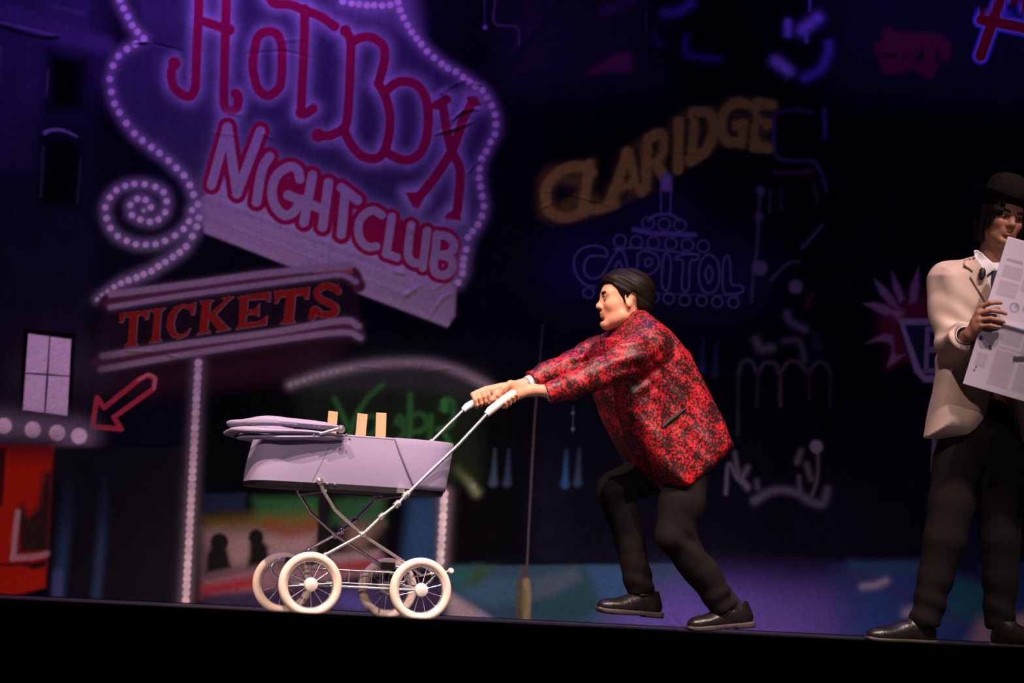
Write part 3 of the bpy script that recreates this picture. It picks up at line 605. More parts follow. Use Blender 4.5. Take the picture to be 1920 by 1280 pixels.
def grid_mesh(name, V, quads, colors):
    me = bpy.data.meshes.new(name); n = len(V); q = len(quads)
    me.vertices.add(n); me.vertices.foreach_set('co', V.astype(np.float32).ravel())
    me.loops.add(q*4); me.loops.foreach_set('vertex_index', quads.astype(np.int32).ravel())
    me.polygons.add(q); me.polygons.foreach_set('loop_start', np.arange(0, q*4, 4, dtype=np.int32))
    me.polygons.foreach_set('use_smooth', np.ones(q, bool))
    me.update(calc_edges=True)
    if colors is not None:
        at = me.color_attributes.new('paint', 'FLOAT_COLOR', 'POINT')
        at.data.foreach_set('color', np.concatenate([colors.reshape(-1, 3), np.ones((n, 1))], 1).astype(np.float32).ravel())
    return me
me = grid_mesh('painted_backdrop', V, quads, C)
me.materials.append(attr_mat('painted_canvas', 0.6, 0.0, (160.0, 0.10)))
drop = link(bpy.data.objects.new('painted_backdrop', me))
tag(drop, 'huge dark painted cloth backdrop of a night street with neon signs behind the players', 'backdrop')
# ------------------------------------------------------------------ the pram
m_chrome = mat('chrome', (0.88, 0.85, 0.87), 0.2, 0.86)
m_dull = mat('dull_chrome', (0.55, 0.52, 0.54), 0.3, 0.75)
m_cloth = mat('lavender_grey_cloth', (0.33, 0.295, 0.45), 0.85, spec=0.15, sheen=0.1, noise=(260.0, (0.28, 0.25, 0.39)), bump=(420.0, 0.25))
m_seam = mat('seam_thread', (0.13, 0.11, 0.18), 0.9, spec=0.1)
m_tyre = mat('cream_rubber', (0.90, 0.74, 0.62), 0.6, spec=0.3, noise=(30.0, (0.85, 0.69, 0.57)))
m_white = mat('white_plastic', (0.82, 0.76, 0.72), 0.4)
m_blackp = mat('black_plastic', (0.008, 0.008, 0.009), 0.45)
m_lining = mat('pram_lining', (0.10, 0.09, 0.12), 0.9, spec=0.1)
m_wood = mat('pale_wood', (0.82, 0.42, 0.24), 0.6, noise=(22.0, (0.72, 0.36, 0.20)))
PR = empty('baby_pram', (-0.5825, 0.2667, 0.0), 0.32531)
tag(PR, 'vintage lavender grey baby pram with chrome frame and cream tyres', 'pram')
TR = 0.4696/2; WBH = 0.4308/2; WR = 0.1224; WZ = WR

# wheels: tyre > rim, spokes, hub cap
tyre_me = None
def ring(R, r, n=48, k=12, sq=1.0):
    V = []; Fc = []
    for i in range(n):
        a = 2*math.pi*i/n
        for j in range(k):
            b = 2*math.pi*j/k; rr = R+r*math.cos(b); V.append((rr*math.cos(a), r*sq*math.sin(b), rr*math.sin(a)))
    for i in range(n):
        for j in range(k):
            Fc.append((i*k+j, ((i+1) % n)*k+j, ((i+1) % n)*k+(j+1) % k, i*k+(j+1) % k))
    return V, Fc
shared = {}
def part(name, key, builder, material, parent, smooth=True):
    """alike parts share one mesh"""
    if key not in shared:
        o = builder().build(name, material, parent, smooth); shared[key] = o.data
        return o
    return link(bpy.data.objects.new(name, shared[key]), parent)
for sx in (-1, 1):
    for sy in (-1, 1):
        w = part('wheel', 'tyre', lambda: MB().add(*ring(WR-0.0165, 0.0165, 56, 14, 1.05)), m_tyre, PR)
        w.location = (sx*WBH, sy*TR, WZ); w.rotation_euler = (0, random.uniform(0, 3), 0 if sy < 0 else math.pi)
        part('rim', 'rim', lambda: MB().add(*ring(WR-0.034, 0.0045, 48, 8, 2.0)), m_chrome, w)
        part('hub_cap', 'hub', lambda: MB().lathe([(0.0265, 0.0), (0.0268, -0.008), (0.024, -0.016), (0.015, -0.0205), (0.0, -0.022)], (0, -0.006, 0), (0, 1, 0), 24), m_white, w)
        part('hub', 'hubin', lambda: MB().lathe([(0.0, -0.014), (0.012, -0.014), (0.012, 0.03), (0.0, 0.03)], (0, 0, 0), (0, 1, 0), 16), m_dull, w)
        for k in range(12):
            s = part('spoke', 'spoke', lambda: MB().tube([(0.008, -0.004, 0), (0.05, -0.001, 0), (WR-0.035, 0.0, 0)], 0.0013, 6), m_chrome, w)
            s.rotation_euler = (0, 2*math.pi*k/12, 0)

# undercarriage
def ptube(name, pts, r, m=None, par=None, n=10, curve=False):
    return MB().tube(spline(pts, n=8) if curve else pts, r, n).build(name, m or m_chrome, par or PR)
for sx in (-1, 1):
    ptube('axle', [(sx*WBH, -TR+0.004, WZ), (sx*WBH, TR-0.004, WZ)], 0.005, m_dull)
for sy in (-1, 1):
    y = sy*(TR-0.055)
    ptube('side_rail', [(-WBH-0.03, y, WZ-0.002), (WBH+0.03, y, WZ-0.002)], 0.006)
    ptube('basket_rail', [(-WBH+0.02, y, 0.183), (WBH-0.03, y, 0.183)], 0.003, m_dull)
    ptube('basket_rail', [(-WBH+0.02, y, 0.135), (WBH-0.03, y, 0.135)], 0.0025, m_dull)
    for k in range(9):
        x = -WBH+0.03+k*0.044
        part('basket_wire', 'bw', lambda: MB().tube([(0, 0, -0.026), (0, 0, 0.026)], 0.0014, 6), m_dull, PR).location = (x, y, 0.159)
    # looped springs that carry the frame over each axle
    for sx in (-1, 1):
        xs = sx*WBH
        ptube('spring', [(xs+0.055*1, y, WZ+0.008), (xs-0.01, y, WZ+0.016), (xs-0.05, y, WZ+0.030), (xs-0.062, y, WZ+0.062), (xs-0.035, y, WZ+0.092), (xs+0.02, y, WZ+0.096)] if sx < 0 else
              [(xs-0.055, y, WZ+0.008), (xs+0.01, y, WZ+0.016), (xs+0.05, y, WZ+0.03), (xs+0.062, y, WZ+0.058), (xs+0.035, y, WZ+0.085), (xs-0.02, y, WZ+0.088)], 0.0055, m_chrome, None, 10, True)
        MB().box((xs+0.02*(-sx), y, WZ+0.088), (0.055, 0.02, 0.03)).build('spring_bracket', m_blackp, PR, False)
for k in range(6):
    x = -WBH+0.06+k*0.06
    part('basket_floor_wire', 'bfw', lambda: MB().tube([(0, -TR+0.055, 0), (0, TR-0.055, 0)], 0.0014, 6), m_dull, PR).location = (x, 0, 0.135)
ptube('brake_bar', [(WBH-0.02, -TR+0.05, 0.17), (WBH+0.05, -TR+0.045, 0.185), (WBH+0.118, -TR+0.035, 0.198)], 0.0045, m_chrome, None, 8, True)
MB().lathe([(0.0, -0.014), (0.008, -0.012), (0.012, -0.004), (0.012, 0.004), (0.008, 0.012), (0.0, 0.014)], (WBH+0.128, -TR+0.034, 0.2), (0, 1, 0), 18).build('brake_knob', m_white, PR)

# push handles: tube > grip, collars
HY = 0.215
near = [(-0.205, -HY, 0.185), (-0.159, -HY, 0.236), (-0.019, -HY, 0.320), (0.051, -HY, 0.393), (0.111, -HY, 0.443), (0.145, -HY, 0.480), (0.232, -HY, 0.573), (0.344, -HY, 0.688), (0.463, -HY, 0.826), (0.545, -HY, 0.895)]
far = [(-0.205, HY, 0.185), (-0.121, HY, 0.262), (0.005, HY, 0.338), (0.059, HY, 0.385), (0.164, HY, 0.500), (0.353, HY, 0.715), (0.500, HY, 0.873), (0.553, HY, 0.909), (0.655, HY, 0.948)]
hn = ptube('push_handle', near, 0.0068, m_chrome)
hf = ptube('push_handle', far, 0.0068, m_chrome)
MB().tube([(0.452, -HY, 0.813), (0.466, -HY, 0.829), (0.50, -HY, 0.858), (0.540, -HY, 0.890), (0.560, -HY, 0.906), (0.568, -HY, 0.912)], [0.0125, 0.0165, 0.0165, 0.0160, 0.0135, 0.006], 16).build('grip', m_white, hn)
MB().tube([(0.490, HY, 0.862), (0.505, HY, 0.878), (0.553, HY, 0.909), (0.61, HY, 0.932), (0.655, HY, 0.948), (0.664, HY, 0.951)], [0.012, 0.0150, 0.0155, 0.0155, 0.0135, 0.006], 16).build('grip', m_white, hf)
for pts, h, sgn in ((near, hn, -1), (far, hf, 1)):
    A = np.array(pts)
    for q, rr, ln in ((1, 0.010, 0.014), (2, 0.0135, 0.018), (3, 0.0120, 0.024), (4, 0.0140, 0.026), (5, 0.0120, 0.034)):
        if q >= len(A)-2: continue
        d = A[q+1]-A[q-1]; d /= np.linalg.norm(d)
        MB().lathe([(0.0, -ln/2), (rr*0.9, -ln/2), (rr, -ln/3), (rr, ln/3), (rr*0.9, ln/2), (0.0, ln/2)], A[q], d, 14).build('collar', m_chrome, h)
    for q in (4, 5):
        MB().lathe([(0.0, 0.0), (0.006, 0.0), (0.0065, 0.012), (0.004, 0.015), (0.0, 0.016)], A[q]+np.array([0.004, sgn*0.008, 0.003]), (0, sgn, 0), 12).build('bolt', m_chrome, h)
# crossing struts
for sy in (-1, 1):
    y = sy*(HY-0.014)
    c = ptube('cross_strut', [(-0.196, y, 0.512), (-0.180, y, 0.478), (-0.150, y, 0.437), (-0.130, y, 0.408), (-0.018, y, 0.320), (0.160, y, 0.222), (0.225, y, 0.180)], 0.0068, m_chrome)
    MB().lathe([(0.0, -0.004), (0.012, -0.004), (0.012, 0.010), (0.006, 0.014), (0.0, 0.014)], (-0.019, sy*(HY-0.004), 0.32), (0, sy, 0), 16).build('pivot_bolt', m_chrome, c)
    MB().lathe([(0.0, -0.012), (0.013, -0.010), (0.014, 0.0), (0.013, 0.010), (0.0, 0.012)], (-0.196, y, 0.512), (0, 1, 0), 16).build('strut_clamp', m_chrome, c)
    # carrier rail under the body
    MB().box((-0.03, sy*0.193, 0.496), (0.30, 0.014, 0.022)).build('carrier_rail', m_blackp, PR, False)
    MB().box((0.125, sy*0.197, 0.497), (0.03, 0.02, 0.02)).build('rail_clip', m_chrome, PR, False)
    for x in (-0.165, -0.135): MB().lathe([(0.0, 0.0), (0.006, 0.0), (0.005, 0.006), (0.0, 0.007)], (x, sy*0.2, 0.505), (0, sy, 0), 12).build('rivet', m_chrome, PR)
for x in (-0.17, 0.14): ptube('cross_tube', [(x, -HY+0.014, 0.478), (x, HY-0.014, 0.478)], 0.006, m_dull)

# body shell
def se(t, a, b, n=3.6):
    c, s = math.cos(t), math.sin(t)
    return a*math.copysign(abs(c)**(2/n), c), b*math.copysign(abs(s)**(2/n), s)
NB = 96
def body_loop(z, inset=0.0, xoff=0.0, grow=0.0):
    k = max(0.0, (z-0.503)/(0.69-0.503))
    xf = -0.437+0.034*k**1.5; xr = 0.338+0.026*k
    hw = 0.184+0.008*math.sin(math.pi*min(max(k, 0), 1))
    xc = (xf+xr)/2; a = (xr-xf)/2-inset+grow; b = hw-inset+grow
    return [(xc+p[0], p[1], z) for p in (se(2*math.pi*i/NB, a, b) for i in range(NB))]
def loops_mesh(loops, cap_first=False, cap_last=False):
    V = [p for L in loops for p in L]; n = len(loops[0]); Fc = []
    for i in range(len(loops)-1):
        for k in range(n): Fc.append((i*n+k, i*n+(k+1) % n, (i+1)*n+(k+1) % n, (i+1)*n+k))
    if cap_first: Fc.append(tuple(range(n-1, -1, -1)))
    if cap_last: Fc.append(tuple((len(loops)-1)*n+k for k in range(n)))
    return V, Fc
zs = np.linspace(0.503, 0.69, 12)
body = MB().add(*loops_mesh([body_loop(z) for z in zs]+[body_loop(0.693, 0.004), body_loop(0.688, 0.009)]+[body_loop(z, 0.010) for z in zs[::-1]], True, True)).build('body', m_cloth, PR)
MB().add(*loops_mesh([body_loop(0.488, 0.012), body_loop(0.490, 0.003), body_loop(0.506, -0.002), body_loop(0.5065, 0.006)], True, True)).build('base_tray', m_blackp, PR)
MB().tube(body_loop(0.6925, 0.004), 0.0055, 8, True).build('rim_piping', m_cloth, body)
# seams, studs and the foot apron
def on_side(x, z, sy=-1, off=0.0):
    L = np.array(body_loop(z, 0, 0, off)); L = L[L[:, 1]*sy > 0]
    i = np.argmin(abs(L[:, 0]-x)); return np.array([x, L[i, 1], z])
for sy in (-1, 1):
    MB().tube([on_side(-0.165-0.55*t*0.1, 0.640-0.13*t, sy, 0.0004) for t in np.linspace(0, 1, 10)], 0.0011, 6).build('seam', m_seam, body)
    for x, z in ((-0.163, 0.640), (0.150, 0.640), (-0.085, 0.683)):
        p = on_side(x, z, sy); MB().lathe([(0.0, 0.0), (0.0055, 0.0), (0.0045, 0.003), (0.0, 0.0042)], p, (0, sy, 0), 12).build('stud', m_chrome, body)
V = []; Fc = []; nz = 10; cols = 70
def edge_x(z): return 0.095+0.09*max(0.0, (0.70-z)/0.19)**1.25
ap = []
for i, z in enumerate(np.linspace(0.507, 0.690, nz)):
    L = np.array(body_loop(z, 0, 0, 0.0035)); xe = edge_x(z)
    t0 = None
    full = [p for p in L]
    ang = np.linspace(-1, 1, cols)
    # march round the rear end from the near edge to the far edge
    k0 = np.argmin(np.abs(L[:, 0]-xe)+(L[:, 1] > 0)*9); k1 = np.argmin(np.abs(L[:, 0]-xe)+(L[:, 1] < 0)*9)
    seg = []; k = k0
    while True:
        seg.append(L[k]);
        if k == k1: break
        k = (k+1) % NB
    seg = np.array(seg); seg[0, 0] = xe; seg[-1, 0] = xe
    s = np.concatenate([[0], np.cumsum(np.linalg.norm(np.diff(seg, axis=0), axis=1))]); u = np.linspace(0, s[-1], cols)
    ap.append([tuple(np.interp(u, s, seg[:, c])[j] for c in range(3)) for j in range(cols)])
V = [p for r in ap for p in r]
for i in range(nz-1):
    for j in range(cols-1): Fc.append((i*cols+j, i*cols+j+1, (i+1)*cols+j+1, (i+1)*cols+j))
# closed top of the apron
top = ap[-1]; b0 = len(V); V += [(p[0], p[1]*0.985, 0.6965) for p in top]
for j in range(cols-1): Fc.append(((nz-1)*cols+j, (nz-1)*cols+j+1, b0+j+1, b0+j))
Fc.append(tuple(b0+j for j in range(cols)))
apr = MB().add(V, Fc).build('foot_apron', m_cloth, PR)
md = apr.modifiers.new('thickness', 'SOLIDIFY'); md.thickness = 0.003; md.offset = 1
MB().tube([ap[i][0] for i in range(nz)], 0.0018, 6).build('apron_hem', m_seam, apr); MB().tube([ap[i][-1] for i in range(nz)], 0.0018, 6).build('apron_hem', m_seam, apr)

# folded hood: fabric bands lying on each other round the head end
def band(name, zc, x_end, xf, hw, h, t, dz, seed, par):
    pts = [(x_end, -hw), (x_end-0.10, -hw-0.004), (-0.33, -hw-0.002), (xf+0.07, -hw*0.80), (xf+0.012, -hw*0.40), (xf, 0), (xf+0.012, hw*0.40), (xf+0.07, hw*0.80), (-0.33, hw+0.002), (x_end-0.10, hw+0.004), (x_end, hw)]
    P = spline(pts, n=8); n = len(P); V = []; Fc = []; k = 14
    rg = np.random.default_rng(seed); ph = rg.random(6)*6
    for i in range(n):
        a = P[max(i-1, 0)]; b = P[min(i+1, n-1)]; d = (b-a)/np.linalg.norm(b-a); nn = np.array([-d[1], d[0]])
        u = i/(n-1); s = 1-abs(2*u-1)
        e = min(1.0, 0.35+s*5)
        zz = zc+dz*smooth01(np.array(s*1.6)).item()+0.004*math.sin(9*u+ph[0])+0.002*math.sin(23*u+ph[1])
        hh = h*e*(1+0.14*math.sin(14*u+ph[2])+0.08*math.sin(37*u+ph[3])); tt = t*e
        for j in range(k):
            q = 2*math.pi*j/k; r = 1+0.05*math.sin(3*q+11*u+ph[4])
            V.append((P[i][0]+nn[0]*tt*math.cos(q)*r, P[i][1]+nn[1]*tt*math.cos(q)*r, zz+hh*math.sin(q)*r))
    for i in range(n-1):
        for j in range(k): Fc.append((i*k+j, i*k+(j+1) % k, (i+1)*k+(j+1) % k, (i+1)*k+j))
    Fc.append(tuple(range(k-1, -1, -1))); Fc.append(tuple((n-1)*k+j for j in range(k)))
    return MB().add(V, Fc).build(name, m_cloth, par)
hood = band('folded_hood', 0.718, -0.118, -0.490, 0.200, 0.0165, 0.030, 0.008, 3, PR)
band('hood_fold', 0.695, -0.112, -0.500, 0.202, 0.011, 0.030, -0.006, 5, hood)
band('hood_fold', 0.676, -0.110, -0.462, 0.201, 0.011, 0.026, -0.004, 8, hood)
for sy in (-1, 1):
    MB().tube([(-0.215, sy*0.236, 0.688), (-0.145, sy*0.236, 0.713)], 0.0065, 10).build('hood_arm', m_chrome, hood)
    MB().lathe([(0.0, 0.0), (0.016, 0.0), (0.016, 0.012), (0.010, 0.019), (0.0, 0.020)], (-0.132, sy*0.225, 0.713), (0, sy, 0), 16).build('hood_hinge', m_chrome, hood)
    for x, z in ((-0.235, 0.716), (-0.215, 0.716), (-0.235, 0.683), (-0.108, 0.693)):
        MB().lathe([(0.0, 0.0), (0.0055, 0.0), (0.0045, 0.004), (0.0, 0.005)], (x, sy*0.229, z), (0, sy, 0), 12).build('stud', m_chrome, hood)

# three wooden slats standing in the pram
def slat(px0, px1, label, yl, tilt):
    Rz = 0.32531; c, s = math.cos(Rz), math.sin(Rz)
    xm = (px0+px1)/2; w = px1-px0
    wx, wy = -0.5825+c*xm-s*yl, 0.2667+s*xm+c*yl
    t = empty('wooden_slat', (wx, wy, 0.514)); t.rotation_euler = (0, tilt, Rz)
    o = MB().box((0, 0, 0.142), (w, 0.006, 0.284)).build('board', m_wood, t, False)
    md = o.modifiers.new('b', 'BEVEL'); md.width = 0.0012; md.segments = 1
    # routed end strip
    return tag(t, label, 'slat', 'wooden slats standing in the pram')
slat(-0.134, -0.096, 'pale wooden slat half hidden behind the folded hood of the pram', 0.0, 0.02)
slat(-0.022, 0.019, 'middle one of three pale wooden slats standing in the pram', 0.0, 0.04)
slat(0.044, 0.085, 'pale wooden slat in the pram nearest the push handles', -0.1, -0.02)
# ------------------------------------------------------------------ implicit surfaces for people and cloth
def axis(lo, hi, coarse, fine=0.0, ranges=()):
    out = [lo]
    while out[-1] < hi:
        x = out[-1]; st = coarse
        for a, b in ranges:
            if a-1e-6 <= x < b: st = fine
            elif x < a < x+st: st = max(a-x, fine)
        out.append(x+st)
    return np.array(out, np.float32)
class SDF:
    def __init__(s, xs, ys, zs):
        s.ax = (xs, ys, zs); s.f = np.full((len(xs), len(ys), len(zs)), 0.5, np.float32)
    def _sub(s, lo, hi):
        sl = tuple(slice(max(int(np.searchsorted(a, l))-1, 0), int(np.searchsorted(a, h))+1) for a, l, h in zip(s.ax, lo, hi))
        X = s.ax[0][sl[0]][:, None, None]; Y = s.ax[1][sl[1]][None, :, None]; Zz = s.ax[2][sl[2]][None, None, :]
        return sl, X, Y, Zz
    def _put(s, sl, d, k, op):
        a = s.f[sl]
        if op == 'u':
            if k <= 0: s.f[sl] = np.minimum(a, d); return
            h = np.clip(0.5+0.5*(d-a)/k, 0, 1); s.f[sl] = d*(1-h)+a*h-k*h*(1-h)
        elif op == 's':
            if k <= 0: s.f[sl] = np.maximum(a, -d); return
            h = np.clip(0.5-0.5*(a+d)/k, 0, 1); s.f[sl] = a*(1-h)-d*h+k*h*(1-h)
    def cap(s, a, b, ra, rb, k=0.01, op='u', flat=None):
        a = np.asarray(a, np.float32); b = np.asarray(b, np.float32); m = max(ra, rb)+k+0.03
        sl, X, Y, Zz = s._sub(np.minimum(a, b)-m, np.maximum(a, b)+m)
        e = b-a; L = float(e@e)+1e-12
        dx, dy, dz = X-a[0], Y-a[1], Zz-a[2]
        t = np.clip((dx*e[0]+dy*e[1]+dz*e[2])/L, 0, 1)
        vx, vy, vz = dx-t*e[0], dy-t*e[1], dz-t*e[2]; sc_ = 1.0
        if flat is not None:
            n, q = flat; n = np.asarray(n, float)/np.linalg.norm(n); c = vx*n[0]+vy*n[1]+vz*n[2]; g = 1/q-1
            vx, vy, vz = vx+n[0]*c*g, vy+n[1]*c*g, vz+n[2]*c*g; sc_ = min(1, q)
        d = (np.sqrt(vx*vx+vy*vy+vz*vz)-(ra+(rb-ra)*t))*sc_
        s._put(sl, d.astype(np.float32), k, op); return s
    def chain(s, P, R, k=0.01, op='u', flat=None):
        R = [R]*len(P) if np.isscalar(R) else R
        for i in range(len(P)-1): s.cap(P[i], P[i+1], R[i], R[i+1], k, op, flat)
        return s
    def ell(s, c, r, R=None, k=0.01, op='u'):
        c = np.asarray(c, np.float32); r = np.asarray(r, np.float32); m = float(max(r))+k+0.03
        sl, X, Y, Zz = s._sub(c-m, c+m); dx, dy, dz = X-c[0], Y-c[1], Zz-c[2]
        if R is not None:
            R = np.asarray(R, np.float32)      # columns are the ellipsoid axes
            dx, dy, dz = (dx*R[0, j]+dy*R[1, j]+dz*R[2, j] for j in range(3))
        k0 = np.sqrt((dx/r[0])**2+(dy/r[1])**2+(dz/r[2])**2)+1e-6; k1 = np.sqrt((dx/r[0]**2)**2+(dy/r[1]**2)**2+(dz/r[2]**2)**2)+1e-6
        s._put(sl, (k0*(k0-1)/k1).astype(np.float32), k, op); return s
    def slab(s, P, T, Rr, yc=0.0, k=0.02, op='u', p=2.4, tfun=None, rfun=None):
        """outline P in (x, z), rounded out to half thickness T along y"""
        P = np.asarray(P, float); lo = np.array([P[:, 0].min(), yc-T, P[:, 1].min()])-0.05-k; hi = np.array([P[:, 0].max(), yc+T, P[:, 1].max()])+0.05+k
        sl, X, Y, Zz = s._sub(lo, hi); d2 = poly2(P, X[:, 0, 0], Zz[0, 0, :])[:, None, :]
        Tt = T if tfun is None else tfun(X, Zz)
        q = np.clip(1+d2/(Rr if rfun is None else rfun(X, Zz)), 0, None); w = np.abs(Y-yc)/Tt
        d = ((w**p+q**p)**(1/p)-1)*min(T, Rr)
        s._put(sl, np.broadcast_to(d, s.f[sl].shape).astype(np.float32), k, op); return s
    def keep(s, fn, k=0.0):
        """cut away where fn(x, y, z) > 0"""
        X, Y, Zz = s.ax[0][:, None, None], s.ax[1][None, :, None], s.ax[2][None, None, :]
        s.f = np.maximum(s.f, np.broadcast_to(fn(X, Y, Zz), s.f.shape).astype(np.float32)); return s
    def keep_poly(s, P, plane='xz'):
        i, j = {'xz': (0, 2), 'yz': (1, 2)}[plane]; d2 = poly2(np.asarray(P, float), s.ax[i], s.ax[j])
        d2 = d2[:, None, :] if plane == 'xz' else d2[None, :, :]
        s.f = np.maximum(s.f, d2.astype(np.float32)); return s
    def disp(s, fn):
        X, Y, Zz = s.ax[0][:, None, None], s.ax[1][None, :, None], s.ax[2][None, None, :]
        near = np.abs(s.f) < 0.05; s.f = np.where(near, s.f+np.broadcast_to(fn(X, Y, Zz), s.f.shape), s.f).astype(np.float32); return s
    def mesh(s):
        f = s.f; f[0] = f[-1] = 0.5; f[:, 0] = f[:, -1] = 0.5; f[:, :, 0] = f[:, :, -1] = 0.5
        ins = f < 0; n = ins.shape; cnt = np.zeros((n[0]-1, n[1]-1, n[2]-1), np.int8)
        offs = [(i, j, k) for i in (0, 1) for j in (0, 1) for k in (0, 1)]
        for o in offs: cnt += ins[o[0]:n[0]-1+o[0], o[1]:n[1]-1+o[1], o[2]:n[2]-1+o[2]]
        I = np.argwhere((cnt > 0) & (cnt < 8)); ident = np.full(cnt.shape, -1, np.int32); ident[tuple(I.T)] = np.arange(len(I))
        val = {o: f[I[:, 0]+o[0], I[:, 1]+o[1], I[:, 2]+o[2]] for o in offs}
        pos = {o: np.stack([s.ax[c][I[:, c]+o[c]] for c in range(3)], 1) for o in offs}
        S = np.zeros((len(I), 3)); m = np.zeros(len(I))
        for a in offs:
            for c in range(3):
                if a[c]: continue
                b = tuple(1 if q == c else a[q] for q in range(3)); va, vb = val[a], val[b]; x = (va < 0) != (vb < 0)
                t = np.where(x, va/np.where(x, va-vb, 1), 0)[:, None]
                S += np.where(x[:, None], pos[a]+t*(pos[b]-pos[a]), 0); m += x
        V = S/m[:, None]; Q = []
        for c in range(3):
            o = [0, 0, 0]; o[c] = 1
            A = ins[:n[0]-o[0], :n[1]-o[1], :n[2]-o[2]]; B = ins[o[0]:, o[1]:, o[2]:]
            E = np.argwhere(A != B); u, v = [(1, 2), (2, 0), (0, 1)][c]
            fl = A[tuple(E.T)]; cs = []
            for du, dv in ((0, 0), (-1, 0), (-1, -1), (0, -1)):
                q = E.copy(); q[:, u] += du; q[:, v] += dv; cs.append(ident[tuple(q.T)])
            q = np.stack(cs, 1); q[~fl] = q[~fl][:, ::-1]; Q.append(q)
        return V, np.concatenate(Q)
def poly2(P, xs, zs):
    """signed distance (negative inside) of the outline P on the grid xs * zs"""
    x = np.asarray(xs, np.float32)[:, None]; z = np.asarray(zs, np.float32)[None, :]
    d = np.full((len(xs), len(zs)), 1e9, np.float32); ins = np.zeros(d.shape, bool); n = len(P)
    for i in range(n):
        (x1, z1), (x2, z2) = P[i], P[(i+1) % n]; ex, ez = x2-x1, z2-z1; L = ex*ex+ez*ez+1e-12
        t = np.clip(((x-x1)*ex+(z-z1)*ez)/L, 0, 1); d = np.minimum(d, (x-x1-t*ex)**2+(z-z1-t*ez)**2)
        if z1 != z2: ins ^= ((z1 > z) != (z2 > z)) & (x < ex*(z-z1)/ez+x1)
    d = np.sqrt(d); return np.where(ins, -d, d)
def sdf_obj(name, s, material, parent, smooth_it=0, paint=None, off=(0, 0, 0)):
    V, Q = s.mesh()
    if smooth_it:
        E = np.concatenate([Q[:, [0, 1]], Q[:, [1, 2]], Q[:, [2, 3]], Q[:, [3, 0]]])
        for _ in range(smooth_it):
            A = np.zeros_like(V); c = np.zeros(len(V))
            np.add.at(A, E[:, 0], V[E[:, 1]]); np.add.at(c, E[:, 0], 1); np.add.at(A, E[:, 1], V[E[:, 0]]); np.add.at(c, E[:, 1], 1)
            V = 0.5*V+0.5*A/c[:, None]
    me = grid_mesh(name, V-np.asarray(off), Q, None if paint is None else paint(V))
    me.materials.append(material); o = link(bpy.data.objects.new(name, me), parent)
    return o, V
def rot(axis_, deg): return np.array(Matrix.Rotation(math.radians(deg), 3, axis_))
def surf_y(V, x, z, rad=0.012, side=-1):
    m = (np.abs(V[:, 0]-x) < rad) & (np.abs(V[:, 2]-z) < rad)
    return (V[m, 1].min() if side < 0 else V[m, 1].max()) if m.any() else None
def drape(name, P, V, material, parent, off=0.004, thick=0.005, step=0.004, soft=2, to_local=None):
    """thin cloth patch with outline P (x, z) lying on the camera side of the surface V"""
    P = np.asarray(P, float); xs = np.arange(P[:, 0].min()-step, P[:, 0].max()+2*step, step); zs = np.arange(P[:, 1].min()-step, P[:, 1].max()+2*step, step)
    d = poly2(P, xs, zs); Yg = np.full(d.shape, np.nan); last = None
    sub = V[(V[:, 0] > xs[0]-0.03) & (V[:, 0] < xs[-1]+0.03) & (V[:, 2] > zs[0]-0.03) & (V[:, 2] < zs[-1]+0.03)]
    for i, x in enumerate(xs):
        for j, z in enumerate(zs):
            if d[i, j] < step:
                y = surf_y(sub, x, z, 0.009)
                last = y if y is not None else last; Yg[i, j] = last if last is not None else np.nan
    Yg = np.where(np.isnan(Yg), np.nanmean(Yg), Yg)
    for _ in range(soft):
        Yg[1:-1, 1:-1] = 0.5*Yg[1:-1, 1:-1]+0.125*(Yg[:-2, 1:-1]+Yg[2:, 1:-1]+Yg[1:-1, :-2]+Yg[1:-1, 2:])
    G = np.stack([np.repeat(xs[:, None], len(zs), 1), Yg-off, np.repeat(zs[None, :], len(xs), 0)], -1)
    ok = d < step*0.7; nz = len(zs); ids = {}; VV = []; FF = []
    def vid(i, j):
        if (i, j) not in ids: ids[(i, j)] = len(VV); VV.append(G[i, j])
        return ids[(i, j)]
    for i in range(len(xs)-1):
        for j in range(nz-1):
            if ok[i, j] and ok[i+1, j] and ok[i, j+1] and ok[i+1, j+1]: FF.append((vid(i, j), vid(i+1, j), vid(i+1, j+1), vid(i, j+1)))
    # snap the rim of the patch on to the outline
    cnt = {}
    for f_ in FF:
        for a_, b_ in zip(f_, f_[1:]+f_[:1]): k_ = (min(a_, b_), max(a_, b_)); cnt[k_] = cnt.get(k_, 0)+1
    rim = {v_ for k_, c_ in cnt.items() if c_ == 1 for v_ in k_}
    for v_ in rim:
        p_ = VV[v_]; best = None
        for i in range(len(P)):
            a_, b_ = P[i], P[(i+1) % len(P)]; e_ = b_-a_; t_ = np.clip(((p_[0]-a_[0])*e_[0]+(p_[2]-a_[1])*e_[1])/(e_@e_+1e-12), 0, 1); c_ = a_+t_*e_
            dd = math.hypot(p_[0]-c_[0], p_[2]-c_[1])
            if best is None or dd < best[0]: best = (dd, c_)
        VV[v_] = np.array([best[1][0], p_[1], best[1][1]])
    o = mesh_obj(name, VV, FF, material, parent)
    md = o.modifiers.new('thickness', 'SOLIDIFY'); md.thickness = thick; md.offset = -1
    return o

